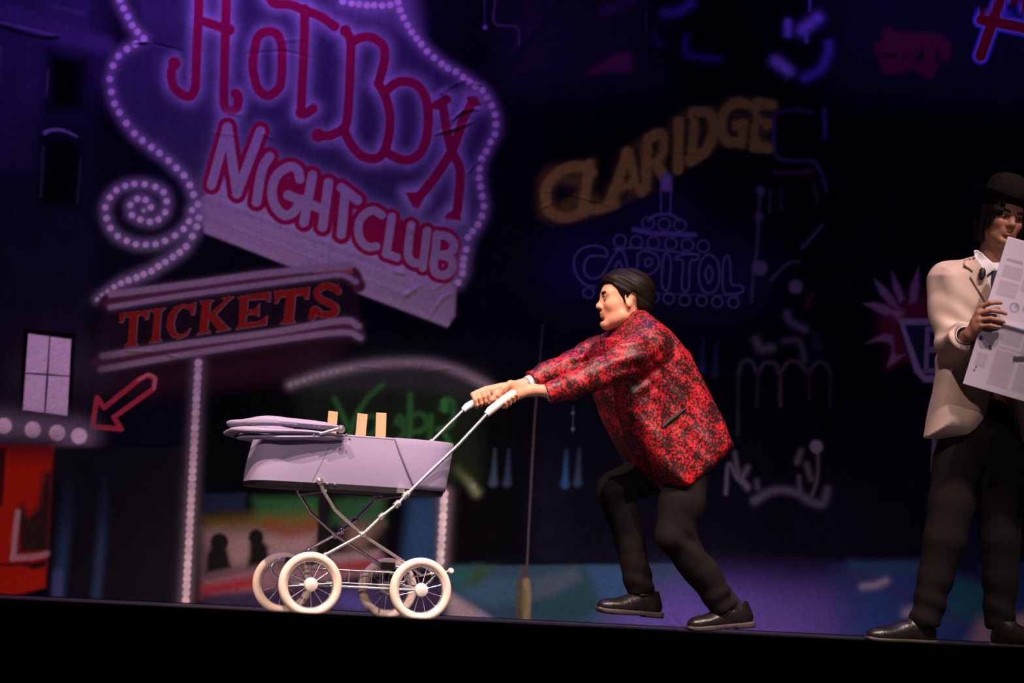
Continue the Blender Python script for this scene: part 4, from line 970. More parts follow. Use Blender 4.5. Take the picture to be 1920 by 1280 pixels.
# ---- skin, hair and cloth materials
def skin_mat(name):
    m = attr_mat(name, 0.52, 0.35, (60.0, 0.05)); b = m.node_tree.nodes['Principled BSDF']
    b.inputs['Subsurface Weight'].default_value = 0.12; b.inputs['Subsurface Radius'].default_value = (0.012, 0.005, 0.003); b.inputs['Subsurface Scale'].default_value = 0.5
    return m
def hair_mat(name, c1, c2, vec=(40, 40, 6)):
    m = mat(name, c1, 0.5, spec=0.12); nt = m.node_tree; b = nt.nodes['Principled BSDF']
    tc = nt.nodes.new('ShaderNodeTexCoord'); mp = nt.nodes.new('ShaderNodeMapping'); mp.inputs['Scale'].default_value = vec
    n = nt.nodes.new('ShaderNodeTexNoise'); n.inputs['Scale'].default_value = 4.0; n.inputs['Detail'].default_value = 5; n.inputs['Distortion'].default_value = 0.6
    mx = nt.nodes.new('ShaderNodeMix'); mx.data_type = 'RGBA'; mx.inputs[6].default_value = (*c1, 1); mx.inputs[7].default_value = (*c2, 1)
    bp = nt.nodes.new('ShaderNodeBump'); bp.inputs['Strength'].default_value = 0.35; bp.inputs['Distance'].default_value = 0.003
    nt.links.new(tc.outputs['Object'], mp.inputs[0]); nt.links.new(mp.outputs[0], n.inputs['Vector']); nt.links.new(n.outputs['Fac'], mx.inputs[0])
    nt.links.new(mx.outputs[2], b.inputs['Base Color']); nt.links.new(n.outputs['Fac'], bp.inputs['Height']); nt.links.new(bp.outputs['Normal'], b.inputs['Normal'])
    return m
def brocade_mat():
    m = mat('red_black_brocade', (0.5, 0.01, 0.02), 0.5, spec=0.4); nt = m.node_tree; b = nt.nodes['Principled BSDF']
    tc = nt.nodes.new('ShaderNodeTexCoord')
    a = nt.nodes.new('ShaderNodeTexNoise'); a.inputs['Scale'].default_value = 64; a.inputs['Detail'].default_value = 3; a.inputs['Roughness'].default_value = 0.7; a.inputs['Distortion'].default_value = 1.6
    v = nt.nodes.new('ShaderNodeTexVoronoi'); v.inputs['Scale'].default_value = 90; v.feature = 'F1'
    v2 = nt.nodes.new('ShaderNodeTexNoise'); v2.inputs['Scale'].default_value = 11; v2.inputs['Detail'].default_value = 1
    ad = nt.nodes.new('ShaderNodeMath'); ad.operation = 'MULTIPLY_ADD'; ad.inputs[1].default_value = 0.42
    ad2 = nt.nodes.new('ShaderNodeMath'); ad2.operation = 'MULTIPLY_ADD'; ad2.inputs[1].default_value = 0.55
    cr = nt.nodes.new('ShaderNodeValToRGB'); e = cr.color_ramp.elements
    e[0].position = 0.86; e[0].color = (0.52, 0.010, 0.020, 1); e[1].position = 1.10; e[1].color = (0.022, 0.005, 0.006, 1)
    cr.color_ramp.elements.new(0.96).color = (0.26, 0.007, 0.012, 1); e[0].position = 0.80
    mpn = nt.nodes.new('ShaderNodeMath'); mpn.operation = 'MULTIPLY'; mpn.inputs[1].default_value = 1.0
    for nd in (a, v, v2): nt.links.new(tc.outputs['Object'], nd.inputs['Vector'])
    nt.links.new(v.outputs['Distance'], ad.inputs[0]); nt.links.new(a.outputs['Fac'], ad.inputs[2])
    nt.links.new(v2.outputs['Fac'], ad2.inputs[0]); nt.links.new(ad.outputs[0], ad2.inputs[2])
    nt.links.new(ad2.outputs[0], mpn.inputs[0]); nt.links.new(mpn.outputs[0], cr.inputs[0]); nt.links.new(cr.outputs['Color'], b.inputs['Base Color'])
    return m
m_brocade = brocade_mat()
m_trouser = mat('black_trouser_cloth', (0.0095, 0.0085, 0.0085), 0.9, spec=0.06, bump=(300.0, 0.2))
m_shoe = mat('black_shoe_leather', (0.008, 0.0065, 0.006), 0.33, spec=0.45, bump=(40.0, 0.5))
m_sole = mat('shoe_sole_rubber', (0.035, 0.026, 0.024), 0.55)
m_shirt = mat('white_shirt', (0.72, 0.72, 0.80), 0.75, spec=0.2)
m_eye = mat('eye_white', (0.40, 0.33, 0.30), 0.3); m_iris = mat('dark_iris', (0.02, 0.012, 0.008), 0.15)
m_tieb = mat('black_tie', (0.006, 0.006, 0.007), 0.6)

# ---- head and hand builders
def head_field(s, T, sc_=1.0, neck=None):
    """T maps head coordinates (x forward, y left, z up, eyes at z = 0) to the field's frame"""
    R = T[:3, :3]; o = T[:3, 3]
    P = lambda x, y, z: R@(np.array([x, y, z])*sc_)+o
    q = sc_
    E = lambda c, r, k=0.012, op='u', Rr=None: s.ell(P(*c), np.array(r)*q, R if Rr is None else R@Rr, k*q, op)
    K = lambda a, b, ra, rb, k=0.01, op='u': s.cap(P(*a), P(*b), ra*q, rb*q, k*q, op)
    E((-0.014, 0, 0.030), (0.094, 0.074, 0.077), 0.01)
    E((0.026, 0, 0.018), (0.062, 0.064, 0.070), 0.03)
    E((0.030, 0, -0.040), (0.056, 0.056, 0.072), 0.03)
    E((0.032, 0, -0.074), (0.052, 0.050, 0.038), 0.03)
    K((0.020, 0.047, -0.070), (0.074, 0.010, -0.100), 0.013, 0.013, 0.03); K((0.020, -0.047, -0.070), (0.074, -0.010, -0.100), 0.013, 0.013, 0.03)
    E((0.080, 0, -0.098), (0.017, 0.023, 0.016), 0.02)
    for sy in (-1, 1):
        K((0.078, sy*0.012, 0.021), (0.068, sy*0.045, 0.020), 0.011, 0.010, 0.022)
        E((0.056, sy*0.040, -0.026), (0.026, 0.020, 0.020), 0.03)
        E((0.094, sy*0.032, 0.001), (0.020, 0.016, 0.0115), 0.016, 's')
        E((0.0735, sy*0.0315, 0.000), (0.0145, 0.0165, 0.0125), 0.004)
        E((0.0785, sy*0.0315, 0.0105), (0.0105, 0.0165, 0.0042), 0.004)
        E((-0.004, sy*0.074, -0.010), (0.018, 0.008, 0.030), 0.006, 'u', rot('Y', 12)@rot('Z', sy*22))
        E((0.002, sy*0.083, -0.008), (0.009, 0.007, 0.016), 0.006, 's')
        E((-0.002, sy*0.073, -0.034), (0.009, 0.007, 0.010), 0.008)
    K((0.084, 0, 0.012), (0.100, 0, -0.020), 0.0085, 0.0095, 0.016); E((0.104, 0, -0.028), (0.0135, 0.0125, 0.0115), None or 0.012)
    for sy in (-1, 1):
        E((0.095, sy*0.0125, -0.033), (0.0105, 0.0075, 0.0080), 0.008)
        E((0.099, sy*0.007, -0.041), (0.006, 0.0035, 0.004), 0.003, 's')
    E((0.074, 0, -0.058), (0.022, 0.030, 0.022), 0.015)
    K((0.0875, 0.014, -0.0575), (0.094, 0.0, -0.0555), 0.0050, 0.0068, 0.006); K((0.0875, -0.014, -0.0575), (0.094, 0.0, -0.0555), 0.0050, 0.0068, 0.006)
    K((0.0865, 0.012, -0.0675), (0.0915, 0.0, -0.0695), 0.0055, 0.0080, 0.005); K((0.0865, -0.012, -0.0675), (0.0915, 0.0, -0.0695), 0.0055, 0.0080, 0.005)
    E((0.1025, 0, -0.0622), (0.010, 0.020, 0.0012), 0.002, 's')
    E((0.092, 0, -0.0825), (0.010, 0.022, 0.006), 0.010, 's')
    return P
def head_paint(V, T, sc_, base, lip, cheek):
    L = (V-T[:3, 3])@T[:3, :3]/sc_; Cc = np.tile(np.asarray(base, float), (len(V), 1))
    def mix(w, c): Cc[:] = Cc*(1-w[:, None])+np.asarray(c)*w[:, None]
    inh = (np.abs(L[:, 0]) < 0.16) & (np.abs(L[:, 1]) < 0.12) & (np.abs(L[:, 2]) < 0.14)
    w = np.exp(-((L[:, 2]+0.0625)/0.0085)**2-(L[:, 1]/0.020)**2)*(L[:, 0] > 0.078)*inh; mix(np.clip(w*1.3, 0, 0.9), lip)
    for sy in (-1, 1):
        w = np.exp(-((L[:, 2]+0.034)/0.022)**2-((L[:, 1]-sy*0.043)/0.020)**2)*(L[:, 0] > 0.03)*inh; mix(w*0.40, cheek)
        w = np.exp(-((L[:, 2]-0.006)/0.010)**2-((L[:, 1]-sy*0.032)/0.020)**2)*(L[:, 0] > 0.05)*inh; mix(w*0.35, np.asarray(base)*0.55)
    return Cc
def eyes_and_brows(T, sc_, parent, off, half=0.0, browc=(0.010, 0.008, 0.007)):
    R = T[:3, :3]; o = T[:3, 3]; P = lambda x, y, z: R@(np.array([x, y, z])*sc_)+o-np.asarray(off)
    m_b = mat('eyebrow_hair', browc, 0.8)
    for sy in (-1, 1):
        # almond of eyeball between the lids, with iris
        A = MB(); c = np.array([0.0782, sy*0.0315, 0.0002]); V = []; Fc = []; n = 20; rings = 7
        for i in range(rings):
            a = i/(rings-1)*1.15
            for k in range(n):
                b = 2*math.pi*k/n; V.append(P(*(c+np.array([0.0128*math.cos(a), 0.0140*math.sin(a)*math.cos(b), (0.0074-half)*math.sin(a)*math.sin(b)]))))
        for i in range(rings-1):
            for k in range(n): Fc.append((i*n+k, i*n+(k+1) % n, (i+1)*n+(k+1) % n, (i+1)*n+k))
        e = A.add(V, Fc).build('eye', m_eye, parent)
        V = []; Fc = []
        for i in range(4):
            a = i/3*0.40
            for k in range(n):
                b = 2*math.pi*k/n; V.append(P(*(c+np.array([0.0133*math.cos(a), 0.0142*math.sin(a)*math.cos(b), min(0.0074-half, 0.0142*math.sin(a))*math.sin(b)]))))
        for i in range(3):
            for k in range(n): Fc.append((i*n+k, i*n+(k+1) % n, (i+1)*n+(k+1) % n, (i+1)*n+k))
        MB().add(V, Fc).build('iris', m_iris, e)
        MB().tube([P(0.0925, sy*0.013, 0.0205), P(0.0920, sy*0.025, 0.0245), P(0.0855, sy*0.039, 0.0250), P(0.0755, sy*0.051, 0.0195)], [0.0036*sc_, 0.0050*sc_, 0.0046*sc_, 0.0022*sc_], 8).build('eyebrow', m_b, parent)
        MB().tube([P(0.0880, sy*0.019, 0.0020), P(0.0915, sy*0.027, 0.0078-half), P(0.0890, sy*0.037, 0.0072-half), P(0.0810, sy*0.046, 0.0008)], 0.0017*sc_, 6).build('eyelash', m_b, parent)
def hand_field(s, wrist, knuckles, fingers, thumb, rw=0.021, k=0.009, flat=None):
    """palm fanned from the wrist to four knuckles, fingers as joint lists"""
    wrist = np.asarray(wrist, float)
    for i, kn in enumerate(knuckles): s.cap(wrist, kn, rw*0.80, 0.0115, 0.014)
    for i in range(3): s.cap((np.asarray(knuckles[i])*0.6+wrist*0.4), (np.asarray(knuckles[i+1])*0.6+wrist*0.4), 0.014, 0.014, 0.012)
    for i, fg in enumerate(fingers):
        pts = [knuckles[i]]+list(fg); r = [0.0105, 0.0092, 0.0084, 0.0070] if i < 3 else [0.0092, 0.0080, 0.0073, 0.0062]
        s.chain(pts, r[:len(pts)], 0.0025)
    s.chain(thumb, [0.016, 0.0125, 0.0108, 0.0085][:len(thumb)], 0.006)
def shoe(parent, heel, toe_dir, pitch, frame_rot=None, L=0.285, sc_=1.0, name='shoe'):
    """leather shoe; heel = point under the heel, toe_dir = heading in the ground plane"""
    d = np.array([*toe_dir, 0.0]); d /= np.linalg.norm(d); sd = np.array([-d[1], d[0], 0.0]); R0 = np.stack([d, sd, [0, 0, 1.0]], 1)
    R = R0@rot('Y', pitch); heel = np.asarray(heel, float)
    f = SDF(axis(-0.03, L+0.03, 0.005), axis(-0.07, 0.07, 0.005), axis(0.0, 0.16, 0.005))
    f.ell((0.045, 0, 0.046), (0.052, 0.036, 0.044), None, 0.01); f.ell((0.055, 0, 0.085), (0.048, 0.034, 0.050), None, 0.02)
    f.ell((0.125, 0, 0.050), (0.075, 0.041, 0.046), rot('Y', 14), 0.03); f.ell((0.205, 0, 0.037), (0.068, 0.046, 0.032), None, 0.03); f.ell((0.245, 0, 0.032), (0.036, 0.038, 0.024), None, 0.02)
    f.keep(lambda X, Y, Zz: np.maximum(0.022-Zz, (Zz-0.115)*1.0)+0*X+0*Y)
    f.ell((0.055, 0, 0.125), (0.040, 0.027, 0.040), None, 0.006, 's')
    def place(V): return V@R.T+heel
    V, Q = f.mesh(); me = grid_mesh(name, place(V), Q, None); me.materials.append(m_shoe); o = link(bpy.data.objects.new(name, me), parent)
    g = SDF(axis(-0.03, L+0.03, 0.005), axis(-0.07, 0.07, 0.005), axis(-0.02, 0.06, 0.004))
    g.slab([(-0.010, 0.0), (0.075, 0.0), (0.082, 0.006), (0.20, 0.002), (0.262, 0.006), (0.289, 0.018), (0.286, 0.030), (0.24, 0.026), (-0.008, 0.026)], 0.044, 0.010, 0, 0.0, 'u', 6.0,
           lambda X, Zz: 0.034+0.014*np.exp(-((X-0.20)/0.075)**2)-0.034*np.clip((X-0.235)/0.075, 0, 1)**2-0.02*np.clip((0.012-X)/0.03, 0, 1)**2)
    V, Q = g.mesh(); me = grid_mesh('sole', place(V), Q, None); me.materials.append(m_sole); link(bpy.data.objects.new('sole', me), o)
    for i in range(4):
        x = 0.112+i*0.017; z = 0.100-i*0.0085
        MB().tube([place(np.array([x-0.006, -0.020, z-0.012])), place(np.array([x, 0, z+0.002])), place(np.array([x-0.006, 0.020, z-0.012]))], 0.0022, 6).build('lace', m_tieb, o)
    return o
# ------------------------------------------------------------------ the player in the red jacket, pushing the pram
O1_ = np.array([0.73, 0.70, 0.0]); YAW = 0.32531
_c, _s = math.cos(YAW), math.sin(YAW)
def ML(px, py, Y):
    """local point (x along the push, y away from the house, z up) of the pusher's frame shown at (px, py)"""
    v = (px-960.0)*RGT-(py-640.0)*UPV+F_PX*FWD; n = np.array([-_s, _c, 0]); o = O1_+n*Y
    q = CAM+v*(((o-CAM)@n)/(v@n))-O1_
    return np.array([_c*q[0]+_s*q[1], Y, q[2]])
def to_local(P):
    q = np.asarray(P, float)-O1_; return np.array([_c*q[0]+_s*q[1], -_s*q[0]+_c*q[1], q[2]])
def pram_world(p): return np.array([-0.5825+_c*p[0]-_s*p[1], 0.2667+_s*p[0]+_c*p[1], p[2]])
P1 = empty('person', O1_.tolist(), YAW)
tag(P1, 'person in a red and black brocade jacket leaning forward to push the pram', 'person')
XZ = lambda pts, Y: [tuple(ML(x, y, Y)[[0, 2]]) for x, y in pts]

# joints (photo pixel, depth in own frame)
YN, YF = -0.185, 0.185
shN, shF = ML(1218, 643, YN), ML(1168, 642, YF)
elN, elF = ML(1125, 700, -0.235), ML(1075, 684, 0.235)
gN, gF = to_local(pram_world((0.535, -0.215, 0.887))), to_local(pram_world((0.585, 0.215, 0.922)))
wrN = ML(1000, 731, gN[1]+0.030); wrF = ML(985, 720, gF[1]-0.01)
HT = np.eye(4); Rh = rot('Z', 180-13)@rot('Y', 4)          # head looks along -x of the frame
HT[:3, :3] = Rh; HS = 1.04; HT[:3, 3] = ML(1171.5, 561, 0.0)
hipC = ML(1292, 850, 0.0)
kneeN, ankN = ML(1264, 1004, -0.10), ML(1356, 1140, -0.09)
kneeF, ankF = ML(1152, 918, 0.09), ML(1200, 1108, 0.10)
hipN, hipF = ML(1298, 862, -0.085), ML(1278, 856, 0.085)

# body: one continuous skin
lo = np.array([-0.92, -0.40, 0.02]); hi = np.array([0.35, 0.40, 1.50]); hc = HT[:3, 3]
handx = (min(gN[0], gF[0])-0.06, max(wrN[0], wrF[0])+0.03); handz = (min(gN[2], gF[2])-0.06, max(gN[2], gF[2])+0.08)
s = SDF(axis(lo[0], hi[0], 0.014, 0.0034, [handx, (hc[0]-0.145, hc[0]+0.125)]),
        axis(lo[1], hi[1], 0.014, 0.0034, [(gN[1]-0.05, gN[1]+0.07), (-0.10, 0.10), (gF[1]-0.06, gF[1]+0.05)]),
        axis(lo[2], hi[2], 0.014, 0.0034, [handz, (hc[2]-0.135, hc[2]+0.115)]))
head_field(s, HT, HS)
neck0 = ML(1196, 612, 0.0)
s.cap(HT[:3, 3]+Rh@np.array([-0.018, 0, -0.055])*HS, neck0, 0.050, 0.048, 0.03)
chest = ML(1222, 680, 0.0); belly = ML(1262, 780, 0.0)
s.chain([neck0, chest, belly, hipC], [0.05, 0.10, 0.10, 0.10], 0.02)
for a, b, c, k in ((shN, elN, wrN, 0), (shF, elF, wrF, 0)): s.cap(chest, a, 0.08, 0.05, 0.03); s.chain([a, b]+([ML(1032, 733, wrN[1]*0.8+elN[1]*0.2)] if c is wrN else [])+[c], [0.050, 0.036, 0.025, 0.0225] if c is wrN else [0.05, 0.036, 0.0225], 0.02)
for h, kn, an in ((hipN, kneeN, ankN), (hipF, kneeF, ankF)): s.chain([h, kn, an], [0.085, 0.055, 0.038], 0.03)
def curl(g, u, n, v, offs, thetas, r):
    """joints of one finger round a bar: g centre, u bar axis, hand on the -n side, closing towards v"""
    return [g+u*offs+r*(-n*math.cos(math.radians(t))+v*math.sin(math.radians(t))) for t in thetas]
def unit(a): a = np.asarray(a, float); return a/np.linalg.norm(a)
# near hand: palm on the inner upper side, fingers closing under the grip
u = unit((0.80, 0, 0.60)); n = unit((0.15, -0.80, -0.35)); n = unit(n-u*(n@u)); v = unit(np.cross(n, u)); v = v if v[2] < 0 else -v
kn = [curl(gN, u, n, v, o, [12], 0.030)[0] for o in (-0.030, -0.010, 0.010, 0.028)]
fg = [curl(gN, u, n, v, o, [80, 135, 185], 0.0265) for o in (-0.030, -0.010, 0.010, 0.028)]
th = [wrN+(-0.02, 0, 0.006), ML(957, 719, gN[1]+0.02), ML(944, 728, gN[1]+0.016), ML(934, 741, gN[1]+0.020)]
hand_field(s, wrN, kn, fg, th, 0.022)
s.cap(ML(974, 738, gN[1]+0.02), ML(960, 722, gN[1]+0.022), 0.021, 0.015, 0.014)
# far hand: over the top of the far grip, fingertips showing on the near side
u2 = unit((0.91, 0, 0.40)); n2 = unit((0.1, 0.25, -1.0)); n2 = unit(n2-u2*(n2@u2)); v2 = unit(np.cross(n2, u2)); v2 = v2 if v2[1] < 0 else -v2
kn = [curl(gF, u2, n2, v2, o, [-2], 0.031)[0] for o in (-0.050, -0.029, -0.008, 0.012)]
fg = [curl(gF, u2, n2, v2, o-0.004, [58, 110, 150], 0.0268) for o in (-0.050, -0.029, -0.008, 0.012)]
th = [wrF+(-0.02, -0.012, -0.008), gF+u2*0.040+v2*0.024-n2*0.004, gF+u2*0.022+v2*0.026+n2*0.010, gF+u2*0.004+v2*0.020+n2*0.022]
hand_field(s, wrF, kn, fg, th, 0.022)
SK1 = (0.62, 0.30, 0.185)
m_skin1 = skin_mat('skin_warm')
body1, Vb1 = sdf_obj('body', s, m_skin1, P1, 1, lambda V: head_paint(V, HT, HS, SK1, (0.52, 0.15, 0.12), (0.62, 0.22, 0.15)))
eyes_and_brows(HT, HS, P1, (0, 0, 0))
# hair
hs = SDF(axis(hc[0]-0.16, hc[0]+0.17, 0.0045), axis(-0.12, 0.12, 0.0045), axis(hc[2]-0.14, hc[2]+0.15, 0.0045))
PH = lambda x, y, z: Rh@(np.array([x, y, z])*HS)+HT[:3, 3]
hs.ell(PH(-0.016, 0, 0.034), np.array((0.108, 0.087, 0.090))*HS, Rh, 0.0); hs.ell(PH(0.028, 0, 0.066), np.array((0.064, 0.066, 0.046))*HS, Rh, 0.03); hs.ell(PH(-0.055, 0, -0.030), np.array((0.058, 0.070, 0.055))*HS, Rh, 0.03)
HP = [(0.125, 0.070), (0.108, 0.062), (0.092, 0.066), (0.074, 0.058), (0.058, 0.034), (0.046, 0.006), (0.034, -0.016), (0.022, -0.034), (0.012, -0.026), (0.014, 0.010), (0.002, 0.020), (-0.014, 0.016), (-0.024, -0.012), (-0.032, -0.050), (-0.045, -0.078), (-0.12, -0.080), (-0.2, 0.0), (-0.15, 0.2), (0.15, 0.2)]
hs.keep_poly([tuple(PH(x, 0, z)[[0, 2]]) for x, z in HP])
hs.disp(lambda X, Y, Zz: 0.0014*np.sin(120*((Zz-hc[2])+0.45*(X-hc[0]))+18*Y+1.5*np.sin(30*(X-hc[0])))+0.0009*np.sin(260*((Zz-hc[2])+0.5*(X-hc[0]))-30*Y))
m_hair1 = hair_mat('dark_brown_hair', (0.002, 0.0015, 0.0012), (0.009, 0.0055, 0.0035))
sdf_obj('hair', hs, m_hair1, P1, 1)

# jacket: body, sleeves, folds
YS = -0.12
outline = XZ([(1196, 580), (1216, 573), (1240, 598), (1275, 638), (1293, 660), (1312, 696), (1330, 728), (1348, 760), (1362, 789), (1375, 821), (1382, 841), (1348, 866), (1312, 898), (1294, 913), (1279, 918), (1261, 913),
              (1239, 897), (1221, 872), (1203, 843), (1185, 814), (1167, 778), (1153, 746), (1146, 724), (1140, 690), (1138, 650), (1144, 632), (1164, 626), (1178, 604)], YS)
j = SDF(axis(-0.80, 0.36, 0.0055), axis(-0.33, 0.33, 0.0055), axis(0.52, 1.42, 0.0055))
zt = ML(1216, 573, YS)[2]; zb = ML(1279, 918, YS)[2]
j.slab(outline, 0.195, 0.085, 0.0, 0.0, 'u', 3.0, lambda X, Zz: 0.200-0.10*np.clip((Zz-(zt-0.12))/0.13, 0, 1)**1.5-0.014*np.exp(-((Zz-(zt-0.42))/0.12)**2), lambda X, Zz: 0.035+0.055*np.clip((Zz-zb-0.02)/0.20, 0, 1))
slN = [shN+(0.005, 0.02, -0.01), ML(1180, 668, -0.225), elN, ML(1074, 722, (elN[1]+wrN[1])/2-0.004), ML(1023, 739, wrN[1]*0.85+elN[1]*0.15)]
slF = [shF+(0.0, -0.02, -0.01), ML(1122, 660, 0.235), elF, ML(1030, 700, (elF[1]+wrF[1])/2), ML(995, 716, wrF[1])]
for sl_, kk in ((slN, 0.035), (slF, 0.03)): j.chain(sl_, [0.074, 0.066, 0.058, 0.050, 0.046], kk)
j.ell(shN+(0, 0.015, -0.005), (0.066, 0.05, 0.068), None, 0.04); j.ell(shF+(0, -0.015, -0.005), (0.066, 0.05, 0.068), None, 0.04)
# straight cuffs
for a, b, tilt in ((slN, gN, 0), (slF, gF, 0)):
    d = unit(a[4]-a[3]); e = a[4]-d*0.002
    j.keep(lambda X, Y, Zz, d=d, e=e: np.where((np.abs(Y-e[1]) < 0.085) & (X < e[0]+0.09), (X-e[0])*d[0]+(Y-e[1])*d[1]+(Zz-e[2])*d[2], -1.0))
    j.cap(e-d*0.05, e+d*0.05, 0.031, 0.035, 0.004, 's')
# cloth folds: sleeve rucks near the elbow and shoulder, soft drape on the back panel
def folds(X, Y, Zz):
    a = np.exp(-((X-elN[0]-0.10)/0.13)**2)*np.exp(-((Y-elN[1])/0.12)**2)*np.exp(-((Zz-elN[2]-0.05)/0.12)**2)
    r = 0.0068*a*np.sin(92*(Zz-0.62*X)+2.5*np.sin(17*X)+7*Y)
    b = np.exp(-((X-elF[0]-0.06)/0.12)**2)*(Y > 0.1)*np.exp(-((Zz-elF[2]-0.04)/0.12)**2)
    r = r+0.005*b*np.sin(120*(Zz-0.3*X))
    low = np.clip((zt-0.22-Zz)/0.3, 0, 1)
    return r+0.004*low*np.sin(26*(X+0.55*Zz)+5*Y)+0.0022*np.sin(60*X+45*Zz)*np.sin(38*Zz-20*Y)
j.disp(folds)
# sleeve / side crease: a valley where the arm leaves the body
j.cap(ML(1150, 722, -0.235), ML(1232, 690, -0.245), 0.010, 0.008, 0.022, 's')
jk, Vj = sdf_obj('jacket', j, m_brocade, P1, 1)
m_slit = mat('pocket_piping', (0.006, 0.004, 0.005), 0.6)
pk = [ML(x, y, -0.2) for x, y in ((1242, 801), (1256, 789), (1272, 777), (1288, 765))]
MB().tube([np.array([p[0], (surf_y(Vj, p[0], p[2], 0.012) or -0.2)-0.001, p[2]]) for p in pk], [0.004, 0.0085, 0.0085, 0.004], 8).build('pocket', m_slit, jk)
# shirt, tie, cuffs
t = SDF(axis(-0.30, 0.12, 0.006), axis(-0.12, 0.12, 0.006), axis(1.02, 1.42, 0.006))
t.slab(XZ([(1190, 592), (1205, 600), (1225, 640), (1215, 700), (1165, 740), (1150, 716), (1144, 680), (1150, 640), (1166, 616)], -0.02), 0.085, 0.06, 0.0, 0.0)
sdf_obj('shirt', t, m_tieb, P1, 0)
bt = ML(1149, 640, -0.01)
MB().lathe([(0.0, -0.04), (0.022, -0.04), (0.020, -0.02), (0.008, 0.0), (0.020, 0.02), (0.022, 0.04), (0.0, 0.04)], bt, (0, 1, 0), 14).build('bow_tie', m_tieb, P1)
for w_, a, nm in ((slF, slF[4], 'shirt_cuff'), (slN, slN[4], 'shirt_cuff')):
    d = unit(w_[4]-w_[3]); e = w_[4]; ext = 0.016 if w_ is slF else -0.004
    MB().lathe([(0.027, -0.05), (0.0305, -0.05), (0.0305, ext), (0.0285, ext+0.002), (0.027, ext)], e, d, 24).build(nm, m_shirt, P1)
# trousers
q = SDF(axis(-0.42, 0.36, 0.007), axis(-0.26, 0.28, 0.007), axis(0.03, 0.86, 0.007))
q.ell(hipC+(-0.015, 0, -0.01), (0.115, 0.150, 0.13), None, 0.02)
midN = hipN*0.45+kneeN*0.55; midF = hipF*0.45+kneeF*0.55
q.chain([hipN, midN, kneeN], [0.088, 0.088, 0.074], 0.03); q.chain([kneeN, kneeN*0.5+ankN*0.5+(0.012, 0, 0), ankN+(0, 0, 0.012)], [0.073, 0.066, 0.060], 0.02)
q.chain([hipF, midF, kneeF], [0.088, 0.085, 0.072], 0.03); q.chain([kneeF, kneeF*0.5+ankF*0.5+(0.012, 0, 0), ankF+(0, 0, 0.012)], [0.070, 0.062, 0.056], 0.02)
for kn_, an_ in ((kneeN, ankN), (kneeF, ankF)):
    d = unit(an_-kn_); e = an_+d*0.012
    q.keep(lambda X, Y, Zz, d=d, e=e: np.where((np.abs(X-e[0]) < 0.10) & (Zz < e[2]+0.10) & (np.sign(Y) == np.sign(e[1])), (X-e[0])*d[0]+(Y-e[1])*d[1]+(Zz-e[2])*d[2], -1.0))
def tfold(X, Y, Zz):
    r = 0.0
    for kn_, an_, g in ((kneeN, ankN, 1.0), (kneeF, ankF, -0.6)):
        w = np.exp(-((X-kn_[0]-0.05)/0.06)**2-((Zz-kn_[2]+0.01)/0.055)**2); r = r+0.006*w*np.sin(62*(Zz+0.7*X*g)+9*Y)
        w = np.exp(-((X-an_[0])/0.09)**2-((Zz-an_[2]-0.05)/0.05)**2); r = r+0.004*w*np.sin(75*(Zz-0.6*X*g)+14*Y)
    return 1.4*r+0.0045*np.sin(26*X+12*Zz+11*Y)*np.sin(17*Zz-21*X)
q.disp(tfold)
sdf_obj('trousers', q, m_trouser, P1, 1)
# shoes: rear one pushing off, front one swinging
hb_ = ML(1410, 1190, -0.09); hb_[2] = 0.034
shoe(P1, hb_, (-1.0, 0.05), 7.0, L=0.285)
hf_ = ML(1237, 1159, 0.10)
shoe(P1, hf_, (-1.0, -0.02), -1.5, L=0.285)
for an_, hl in ((ankN, hb_), (ankF, hf_)):
    MB().tube([an_+(0.0, 0, 0.05), np.array([hl[0]-0.055, hl[1], hl[2]+0.055])], [0.042, 0.034], 16).build('sock', m_tieb, P1)
# ------------------------------------------------------------------ the player in the cream jacket, reading a newspaper
O2_ = np.array([float(W(1835, 1200, 0.12)[0]), 0.12, 0.0])
def M2(px, py, y): return W(px, py, y)-O2_          # local point; y is the world depth
P2 = empty('person', O2_.tolist(), 0.0)
tag(P2, 'person in a cream jacket and black bowler hat standing with an open newspaper', 'person')
XZ2 = lambda pts, y: [tuple(M2(x, y_, y)[[0, 2]]) for x, y_ in pts]
m_cream = mat('cream_jacket_cloth', (0.54, 0.43, 0.36), 0.85, spec=0.1, noise=(9.0, (0.49, 0.385, 0.32)), bump=(350.0, 0.2))
m_cream2 = mat('cream_lapel_shaded', (0.48, 0.375, 0.31), 0.85, spec=0.1)  # jacket cream darkened, shadow side of the lapels put into the colour
m_navy = mat('navy_tie', (0.012, 0.016, 0.045), 0.55)
m_hat = mat('black_felt', (0.0085, 0.007, 0.006), 0.9, spec=0.08)
H2T = np.eye(4); R2 = rot('Z', 15)@np.array([[0, 1, 0], [-1, 0, 0], [0, 0, 1.0]])@rot('X', -8)@rot('Y', 13); H2S = 0.96
H2T[:3, :3] = R2; H2T[:3, 3] = M2(1879, 406, 0.07); h2 = H2T[:3, 3]
sR, sL = M2(1776, 528, 0.13), M2(1960, 535, 0.13)
eR, eL = M2(1790, 644, 0.03), M2(1985, 655, 0.0)
wR, wL = M2(1819, 627, -0.185), M2(1990, 640, -0.20)
hpR, hpL = M2(1800, 862, 0.12), M2(1878, 862, 0.12); kR, kL = M2(1772, 1012, 0.10), M2(1876, 1012, 0.12); aR, aL = M2(1736, 1160, 0.12), M2(1873, 1160, 0.14)
nk = M2(1868, 490, 0.12); ch = M2(1862, 580, 0.13); be = M2(1850, 720, 0.13); hp = M2(1838, 830, 0.12)
hx = (M2(1800, 600, -0.2)[0], M2(1895, 600, -0.2)[0]); hz = (M2(1840, 655, -0.2)[2], M2(1840, 555, -0.2)[2])
